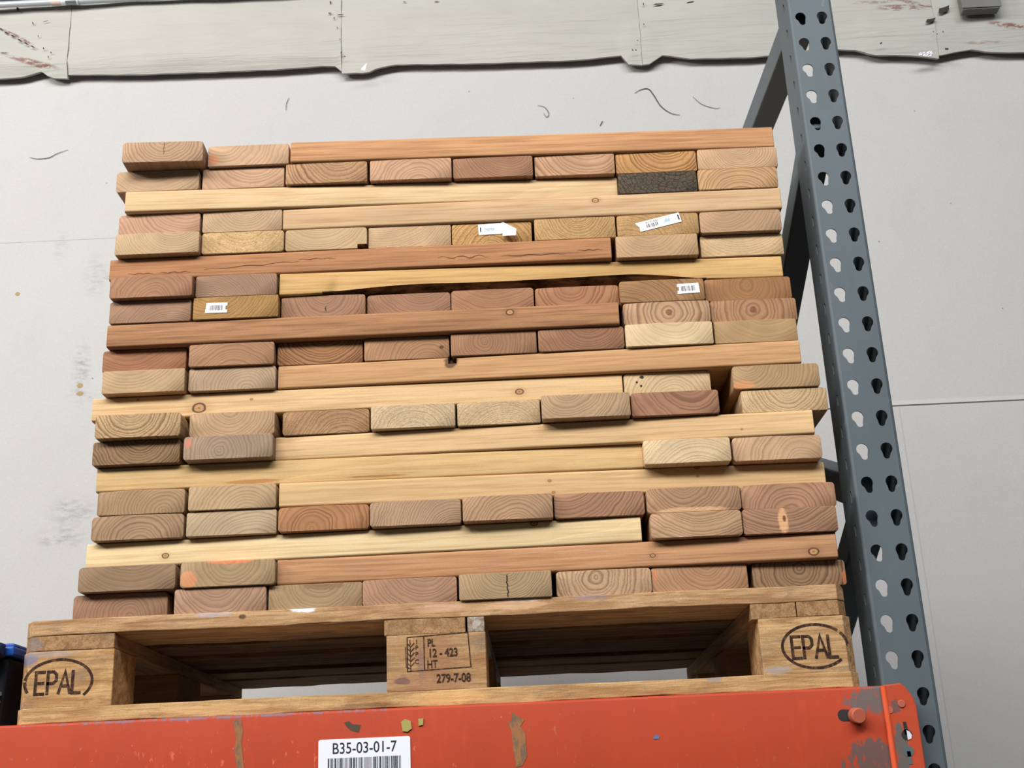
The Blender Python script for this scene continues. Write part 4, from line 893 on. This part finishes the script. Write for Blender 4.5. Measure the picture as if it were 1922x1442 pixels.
# ------------------------------------------------------------------ setting
def wall_mat():
    a = N('painted_concrete', .75, .2); co = a.obj(); s = a.sep(co)
    B = L((180, 180, 179))
    n1 = a.noise(a.scale(co, (1.4, 1, 1.4)), 1, 4, .6); n2 = a.noise(a.scale(co, (9, 9, 5)), 1, 5, .65)
    n3 = a.noise(a.scale(co, (230, 230, 230)), 1, 3, .7); n4 = a.noise(a.scale(co, (40, 1, 6)), 1, 4, .6)
    c = a.mix(a.mr(n1, .35, .7, 0, .25), B, L((174, 172, 176)))
    c = a.mix(a.mr(n2, .5, .8, 0, .22), c, L((162, 161, 161)))
    c = a.mix(a.mr(n3, .45, .75, 0, .13), c, L((150, 150, 150)))
    c = a.mix(a.mr(n3, .42, .25, 0, .2), c, L((226, 226, 224)))
    # scattered specks
    vo = a.voro(a.scale(co, (9, 1, 9)), 1)
    c = a.mix(a.mr(vo, .018, .034, .6, 0), c, L((96, 94, 92)))
    # grey drip smudges by the left of the stack
    for (x, z), rx, rz, sg in SMUDGE:
        du = a.m_('DIVIDE', a.m_('SUBTRACT', s[0], x), rx); dv = a.m_('DIVIDE', a.m_('SUBTRACT', s[2], z), rz)
        d = a.m_('SQRT', a.m_('ADD', a.m_('MULTIPLY', du, du), a.m_('MULTIPLY', dv, dv)))
        nn = a.noise(a.scale(co, (30, 1, 75)), 1, 5, .75)
        c = a.mix(a.m_('MULTIPLY', a.mr(d, .2, 1.1, sg, 0), a.mr(nn, .42, .66)), c, L((150, 150, 148)))
    a.bump(a.m_('ADD', n3, a.m_('MULTIPLY', n2, 2.0)), .25, .002)
    return a.col(c)
SMUDGE = [((-0.5961, 1.1874), .035, .13, 1), ((-0.5908, 0.7550), .09, .06, .9), ((-0.6160, 0.6769), .10, .04, .9), ((-0.5728, 1.5060), .05, .09, .7), ((-0.6908, 1.6229), .03, .07, .5), ((-0.5856, 1.1096), .06, .02, .9), ((-0.5225, 1.5034), .05, .02, .8)]
WY = 1.75
wall = MB(); wall.box(-3.2, 4.2, WY, WY+.15, -1.75, 3.4)
wo = wall.build('wall_back', wall_mat()); tag(wo, kind='structure')
# form-joint ledges and hairline joints cast into the wall
jm = plain('joint_shadow_line', (172, 170, 169), .9)
def ledge(x0, x1, z, h=.004, d=.003, nm='trim_1'):
    mb = MB(); mb.prism([(WY, z-h), (WY-d, z-h*.2), (WY-d*.2, z+h*3.2), (WY, z+h*3.4)], 'x', x0, x1)
    o = mb.build(nm, wo.data.materials[0]); tag(o, kind='structure'); return o
zr = .962
ledge(1.60, 4.2, zr, .004, .005)
for nm, x0, x1, z0, z1 in (('trim_2', -3.2, -.40, 1.6385, 1.6405), ('trim_3', 1.858, 1.861, -1.75, .957)):
    mb = MB(); mb.box(x0, x1, WY-.0006, WY, z0, z1); tag(mb.build(nm, jm), kind='structure')
# brown blemishes / pocks
bl = plain('rust_spot', (158, 134, 96), .8)
k = 0
floor = MB(); floor.box(-3.2, 4.2, -5.0, WY+.15, -1.85, -1.75)
fl = N('concrete_floor', .6, .3); _o = fl.obj()
tag(floor.build('floor', fl.col(fl.mix(fl.noise(fl.scale(_o, (3, 3, 3)), 1, 5, .6), L((62, 60, 58)), L((84, 82, 80))))), kind='structure')
for (x, z), rx, rz in (((-0.8147, 1.4603), .007, .007), ((-0.5963, 1.1461), .009, .008), ((-0.5944, 1.1203), .010, .007)):
    mb = MB(); n = 12
    mb.prism([(x+rx*math.cos(2*PI*i/n)*(1+.2*math.sin(i*2.3)), z+rz*math.sin(2*PI*i/n)) for i in range(n)], 'y', WY-.0006, WY)
    o = mb.build('wall_stain', bl); tag(o, None, None, None, 'structure'); k += 1

# loose dark fibres clinging to the wall
fib = plain('fibre_dark', (70, 66, 62), .8)
def fibre(pts, r, label):
    mb = MB(); P = [(x, WY-.003, z) for x, z in pts]
    # smooth the path
    Q = []
    for i in range(len(P)-1):
        for t in range(4):
            u = t/4; p0 = Vector(P[max(i-1, 0)]); p1 = Vector(P[i]); p2 = Vector(P[i+1]); p3 = Vector(P[min(i+2, len(P)-1)])
            Q.append(.5*((2*p1)+(-p0+p2)*u+(2*p0-5*p1+4*p2-p3)*u*u+(-p0+3*p1-3*p2+p3)*u**3))
    Q.append(Vector(P[-1])); n = len(Q)
    mb.tube(Q, [r*(.35+.65*math.sin(PI*(i+.5)/n)) for i in range(n)], 6)
    tag(mb.build('loose_fibre', fib, smooth=60), label, 'fibre', 'loose fibres on the wall')
fibre([(1.1577, 2.0739), (1.1797, 2.0868), (1.2042, 2.0875), (1.2196, 2.0624), (1.2389, 2.0211), (1.2679, 1.9935), (1.2982, 1.9838)], .0014, 'longest dark curved fibre on the wall above the right of the stack')
fibre([(0.8382, 2.0453), (0.8605, 2.0381), (0.8732, 2.0133), (0.8655, 1.9998), (0.8559, 2.0163)], .0009, 'small hooked fibre on the wall above the stack centre')
fibre([(-0.8187, 1.9436), (-0.7938, 1.9363), (-0.7557, 1.9382), (-0.7291, 1.9524), (-0.6953, 1.9644)], .0010, 'thin fibre on the wall left above the stack')
fibre([(1.3460, 2.0513), (1.3711, 2.0218), (1.4111, 2.0035), (1.4320, 2.0044)], .0008, 'faint fibre on the wall just left of the steel post')
fibre([(1.0732, 2.0645), (1.0682, 2.0426), (1.0598, 2.0210)], .0000, 'x') if False else None
fibre([(1.0463, 1.9758), (1.0365, 1.9585)], .0014, 'short dark fleck on the wall close above the topmost long board')
fibre([(0.0232, 2.1209), (0.0148, 2.0991), (0.0136, 2.0729)], .0009, 'short upright fibre on the wall between roof blanket and stack')

# ------------------------------------------------------------------ faced insulation blankets along the top of the wall
def facing_mat(seed, streaks=()):
    a = N('blanket_facing', .55, .35); co = a.obj(); s = a.sep(co)
    n1 = a.noise(a.scale(co, (3, 1, 7), (seed, 0, 0)), 1, 4, .6); n2 = a.noise(a.scale(co, (10, 1, 60), (0, 0, seed)), 1, 4, .6)
    n3 = a.noise(a.scale(co, (300, 1, 300)), 1, 2, .7)
    c = a.mix(a.mr(n1, .35, .68, 0, .35), L((168, 168, 161)), L((152, 152, 147)))
    c = a.mix(a.mr(n2, .5, .75, 0, .22), c, L((156, 154, 146)))
    c = a.mix(a.mr(n3, .45, .8, 0, .2), c, L((150, 148, 142)))
    for (x, z), rx, rz, ang, sg in streaks:
        ca, sa = math.cos(ang), math.sin(ang)
        ux = a.m_('SUBTRACT', s[0], x); uz = a.m_('SUBTRACT', s[2], z)
        du = a.m_('DIVIDE', a.m_('ADD', a.m_('MULTIPLY', ux, ca), a.m_('MULTIPLY', uz, sa)), rx)
        dv = a.m_('DIVIDE', a.m_('SUBTRACT', a.m_('MULTIPLY', uz, ca), a.m_('MULTIPLY', ux, sa)), rz)
        d = a.m_('SQRT', a.m_('ADD', a.m_('MULTIPLY', du, du), a.m_('MULTIPLY', dv, dv)))
        nn = a.noise(a.scale(co, (35, 1, 120)), 1, 4, .7)
        c = a.mix(a.m_('MULTIPLY', a.mr(d, .5, 1.1, sg, 0), a.mr(nn, .40, .55)), c, L((118, 84, 76)))
    w = a.noise(a.scale(co, (2.5, 1, 34), (seed, 0, 0)), 1, 4, .55, .6)
    a.bump(a.m_('ADD', a.m_('MULTIPLY', w, 1.0), a.m_('MULTIPLY', n3, .05)), .55, .010)
    return a.col(c)
dark_tear = plain('tear_dark', (58, 50, 46), .9)
def blanket(x0, x1, ztop, edge, seed, label, streaks=(), tears=(), yb=1.735, yf=1.700):
    """quilted sheet; edge(x) gives its sagging lower hem"""
    nx = max(8, int((x1-x0)/.022)); nz = 12; rr = random.Random(seed)
    V = []; ph = [rr.uniform(0, 6) for _ in range(5)]
    for i in range(nx+1):
        x = x0+(x1-x0)*i/nx; e = edge(x)
        for j in range(nz+1):
            t = j/nz; z = e+(ztop-e)*t
            bul = .007*min(1, 6*min(i/nx, 1-i/nx))*math.sin(PI*min(1, t*.9+.1))*min(1, t*3) + (.0030*math.sin(x*9+ph[0]+z*5)+.002*math.sin(z*60+ph[1]+x*3)+.0012*math.sin(x*31+z*22+ph[2]))*min(1, t*2.5+.08)
            hem = .018*max(0, 1-t*6)
            V.append((x, yf-bul+hem, z))
    F = []
    for i in range(nx):
        for j in range(nz):
            a = i*(nz+1)+j; F.append((a, a+nz+1, a+nz+2, a+1))
    K = [0]*len(F)
    # turned-under hem and back
    b = len(V)
    for i in range(nx+1):
        x = x0+(x1-x0)*i/nx; e = edge(x); V.append((x, yb, e+.006)); V.append((x, yb, ztop))
    for i in range(nx):
        F.append((i*(nz+1), b+2*i, b+2*i+2, (i+1)*(nz+1))); K.append(0)
        F.append((b+2*i, b+2*i+1, b+2*i+3, b+2*i+2)); K.append(0)
        F.append((i*(nz+1)+nz, (i+1)*(nz+1)+nz, b+2*i+3, b+2*i+1)); K.append(0)
    for col_, bb in ((0, b), (nx, b+2*nx)):
        F.append(tuple([col_*(nz+1)+j for j in range(nz+1)]+[bb+1, bb])); K.append(0)
    for (x, z), L_, W_, ang in tears:
        c_, s_ = math.cos(ang), math.sin(ang)
        pts = [(-L_/2, 0), (-L_*.2, W_*.6), (L_*.1, W_*.3), (L_/2, W_*.1), (L_*.2, -W_*.5), (-L_*.3, -W_*.3)]
        bb = len(V)
        for u, v in pts: V.append((x+u*c_-v*s_, yf-.0090, z-.006+u*s_+v*c_))
        F.append(tuple(range(bb, bb+6))); K.append(1)
    o = mesh('insulation_blanket', V, F, [facing_mat(seed, streaks), dark_tear], fm=K, smooth=60)
    tag(o, label, 'insulation', 'insulation blankets along the top of the wall')
    return o
def lerp_edge(pts):
    def f(x):
        if x <= pts[0][0]: return pts[0][1]
        for (a, b), (c, d) in zip(pts, pts[1:]):
            if x <= c: return b+(d-b)*(x-a)/(c-a)+.0006*math.sin(x*60)
        return pts[-1][1]
    return f
ZT = (-0.9482, 2.4951)[1]
VT = -PI/2+.1
e1 = lerp_edge([(-1.1353, 2.2429), (-0.9225, 2.2268), (-0.8525, 2.2310), (-0.7925, 2.2481), (-0.7639, 2.2220), (-0.6699, 2.2106)])
e2 = lerp_edge([(-0.6713, 2.2290), (-0.4827, 2.2184), (-0.2194, 2.2138), (-0.0091, 2.2121), (0.1310, 2.2165), (0.1800, 2.2137), (0.2011, 2.1921), (0.2448, 2.1836)])
e3 = lerp_edge([(0.2448, 2.1836), (0.2850, 2.1813), (0.3060, 2.1944), (0.3760, 2.2088), (0.6555, 2.1971), (0.9694, 2.1916), (1.0920, 2.1989), (1.1324, 2.2028), (1.1350, 2.1679), (1.1850, 2.1610)])
e4 = lerp_edge([(1.1850, 2.1610), (1.2201, 2.1652), (1.2487, 2.1962), (1.3515, 2.1760), (1.5249, 2.1703), (1.6645, 2.1746)])
e5 = lerp_edge([(1.6645, 2.1746), (1.8224, 2.1861), (1.8909, 2.1781), (1.9401, 2.1569), (2.0688, 2.1476), (2.1527, 2.1307)])
e6 = lerp_edge([(2.1546, 2.1427), (2.1992, 2.1504), (2.2702, 2.1606), (2.3196, 2.1456), (2.4259, 2.1395), (2.6277, 2.1281)])
def xs_(a): return a[0]
blanket(-2.2, (-0.6997, 2.3005)[0]-.006, ZT, e1, 1, 'leftmost insulation blanket, folded with a torn brown crease',
        streaks=[((-0.8211, 2.2744), .10, .012, -.28, 1), ((-0.8742, 2.3727), .07, .006, -.55, 1)],
        tears=[((-0.9308, 2.4074), .020, .005, -.5), ((-0.9115, 2.3916), .022, .006, -.5), ((-0.8889, 2.3777), .022, .006, -.5), ((-0.8641, 2.3596), .022, .006, -.5), ((-0.8416, 2.3459), .022, .006, -.5), ((-0.8191, 2.3321), .020, .005, -.5),
               ((-0.9132, 2.3146), .030, .003, 0), ((-0.8824, 2.4828), .022, .008, -1.1), ((-0.8271, 2.4246), .014, .004, -1.1), ((-0.8048, 2.3730), .010, .003, -1.1), ((-0.7829, 2.3238), .010, .005, -1), ((-0.7567, 2.3058), .009, .004, -1), ((-0.7642, 2.2897), .009, .004, -1)])
blanket((-0.6997, 2.3005)[0]-.005, (0.2009, 2.2494)[0], ZT, e2, 2, 'insulation blanket left of the stapled seam with curled hem',
        tears=[((0.1663, 2.4498), .014, .005, VT), ((0.1648, 2.4076), .012, .005, 0), ((0.1791, 2.3878), .010, .004, VT), ((0.2004, 2.3992), .026, .004, 0), ((0.1899, 2.3495), .008, .003, VT), ((0.1989, 2.3032), .008, .003, VT), ((-0.7847, 2.4306), .02, .003, .3)])
blanket((0.2009, 2.2494)[0]+.001, (1.1875, 2.1935)[0], 2.95, e3, 3, 'middle insulation blanket above the stack with wide open hem',
        tears=[((0.2027, 2.2514), .010, .004, VT), ((0.2150, 2.2363), .009, .004, -.3), ((1.2058, 2.3834), .012, .004, VT), ((1.1756, 2.2434), .006, .004, 0), ((1.1572, 2.2075), .006, .006, 0), ((1.1676, 2.2069), .006, .006, 0), ((0.5210, 2.4336), .018, .003, 0), ((0.4142, 2.4376), .012, .003, 0)])
blanket((1.1875, 2.1935)[0]+.001, (1.6635, 2.1665)[0], 2.95, e4, 4, 'insulation blanket just left of the steel post',
        tears=[((1.2551, 2.3805), .040, .006, .1), ((1.3615, 2.3828), .03, .004, .2), ((1.2013, 2.3041), .010, .003, VT)])
blanket((1.6635, 2.1665)[0]+.001, (2.1540, 2.1387)[0], 2.95, e5, 5, 'scuffed insulation blanket just right of the steel post',
        streaks=[((2.0505, 2.3178), .09, .014, -.05, .9), ((2.1053, 2.3314), .09, .008, -.25, .9), ((1.9662, 2.3436), .09, .008, 0, .6)],
        tears=[((2.1392, 2.2668), .040, .014, .4), ((2.1891, 2.3056), .050, .022, .6), ((1.9653, 2.1882), .012, .006, .8), ((2.1409, 2.2213), .007, .003, VT), ((2.1517, 2.2124), .007, .003, VT)])
blanket((2.1540, 2.1387)[0]+.001, 4.1, 2.95, e6, 6, 'rightmost insulation blanket with a brown tear',
        streaks=[((2.3961, 2.2355), .08, .012, -.22, 1), ((2.3083, 2.1809), .08, .008, -.05, .5)],
        tears=[((2.1720, 2.2195), .008, .004, VT), ((2.1737, 2.1539), .014, .010, .3)])
# foil flap and paper tab at the hem
foil = plain('foil', (240, 240, 246), .3, .55)
def crumple(name, c, w, h, mat, label, seed, pts=None):
    rr = random.Random(seed); n = 7; V = []; F = []
    for i in range(n+1):
        for j in range(n+1):
            u = i/n; v = j/n
            V.append((c[0]+(u-.5)*w+rr.uniform(-.03, .03)*w, 1.688+rr.uniform(-.003, .003), c[1]-.010+(v-.5)*h*(.35+.65*u)+rr.uniform(-.05, .05)*h))
    for i in range(n):
        for j in range(n): a = i*(n+1)+j; F.append((a, a+n+1, a+n+2, a+1))
    o = mesh(name, V, F, mat); sd = o.modifiers.new('s', 'SOLIDIFY'); sd.thickness = .0006
    tag(o, label, 'foil' if 'foil' in name else 'paper'); return o
crumple('foil_flap', (2.1025, 2.1416), .044, .022, foil, 'shiny crumpled foil flap on the blanket hem right of the post', 3)
mb = MB(); q = [(0.2675, 2.1823), (0.2815, 2.1774), (0.2885, 2.2076), (0.2833, 2.2018)]
q = [(a, b-.010) for a, b in q]; mb.prism(q, 'y', 1.684, 1.6845); tag(mb.build('paper_tab', plain('paper_white', (232, 232, 230), .7)), 'small white torn paper tab at the seam above the stack', 'paper')

# galvanised conduit across the top left, dark sheet for the unlit void above it
galv = plain('galvanised_steel', (186, 190, 196), .32, .25)
cz0 = (-0.9492, 2.5058)[1]-.0215
mb = MB(); mb.tube([(-2.4, 1.672, cz0), (-.5, 1.672, cz0), (1.0, 1.672, cz0), (2.9, 1.672, cz0)], .0105, 20)
cond = mb.build('steel_conduit', galv, smooth=50)
tag(cond, 'shiny galvanised conduit running along the top of the wall at left', 'pipe')
cx0 = (-0.7615, 2.4971)[0]; 
for nm, d0, d1, rgb, rr_, mt in (('tape_wrap', 0, .032, (206, 186, 180), .0122, 0), ('coupling_collar', .032, .048, (226, 228, 232), .0125, .3), ('coupling', .048, .084, (150, 154, 156), .0130, .7), ('coupling_collar', .084, .090, (220, 222, 224), .0136, .4)):
    mb = MB(); mb.tube([(cx0+d0, 1.672, cz0), (cx0+d1, 1.672, cz0)], rr_, 20)
    o = mb.build(nm, plain(nm+'_mat', rgb, .35, mt), cond, smooth=40)
rs = N('void_shade', .5, .4); _o = rs.obj()
rsm = rs.col(rs.mix(rs.mr(rs.noise(rs.scale(_o, (40, 40, 90)), 1, 3, .6), .45, .7), L((28, 30, 40)), L((70, 84, 110))))
mb = MB(); mb.box(-3.2, (0.2009, 2.2494)[0]-.001, 1.705, 1.735, ZT+.002, 3.3); tag(mb.build('trim_4', rsm), kind='structure')  # dark-coloured sheet standing in for the unlit void
# grey junction box at upper right
jb = painted('grey_box_paint', (112, 112, 108), (92, 92, 90), 8, .2, .5)
j0, j1 = (2.2361, 2.3029), (2.3643, 2.3038)
j0 = (j0[0], j0[1]-.033)
box = empty('junction_box', ((j0[0]+j1[0])/2, 1.66, j0[1]+.06)); tag(box, 'grey metal junction box on the blanket at the top right', 'junction box')
mb = MB(); mb.box(j0[0], j1[0]-.008, 1.655, 1.69, j0[1], j0[1]+.11); o = mb.build('box_body', jb); reparent(bevel(o, .004, 2), box)
mb = MB(); mb.box(j0[0]-.004, j1[0]-.004, 1.651, 1.6545, j0[1]+.004, j0[1]+.114); o = mb.build('cover_plate', jb); reparent(bevel(o, .0012, 2), box)
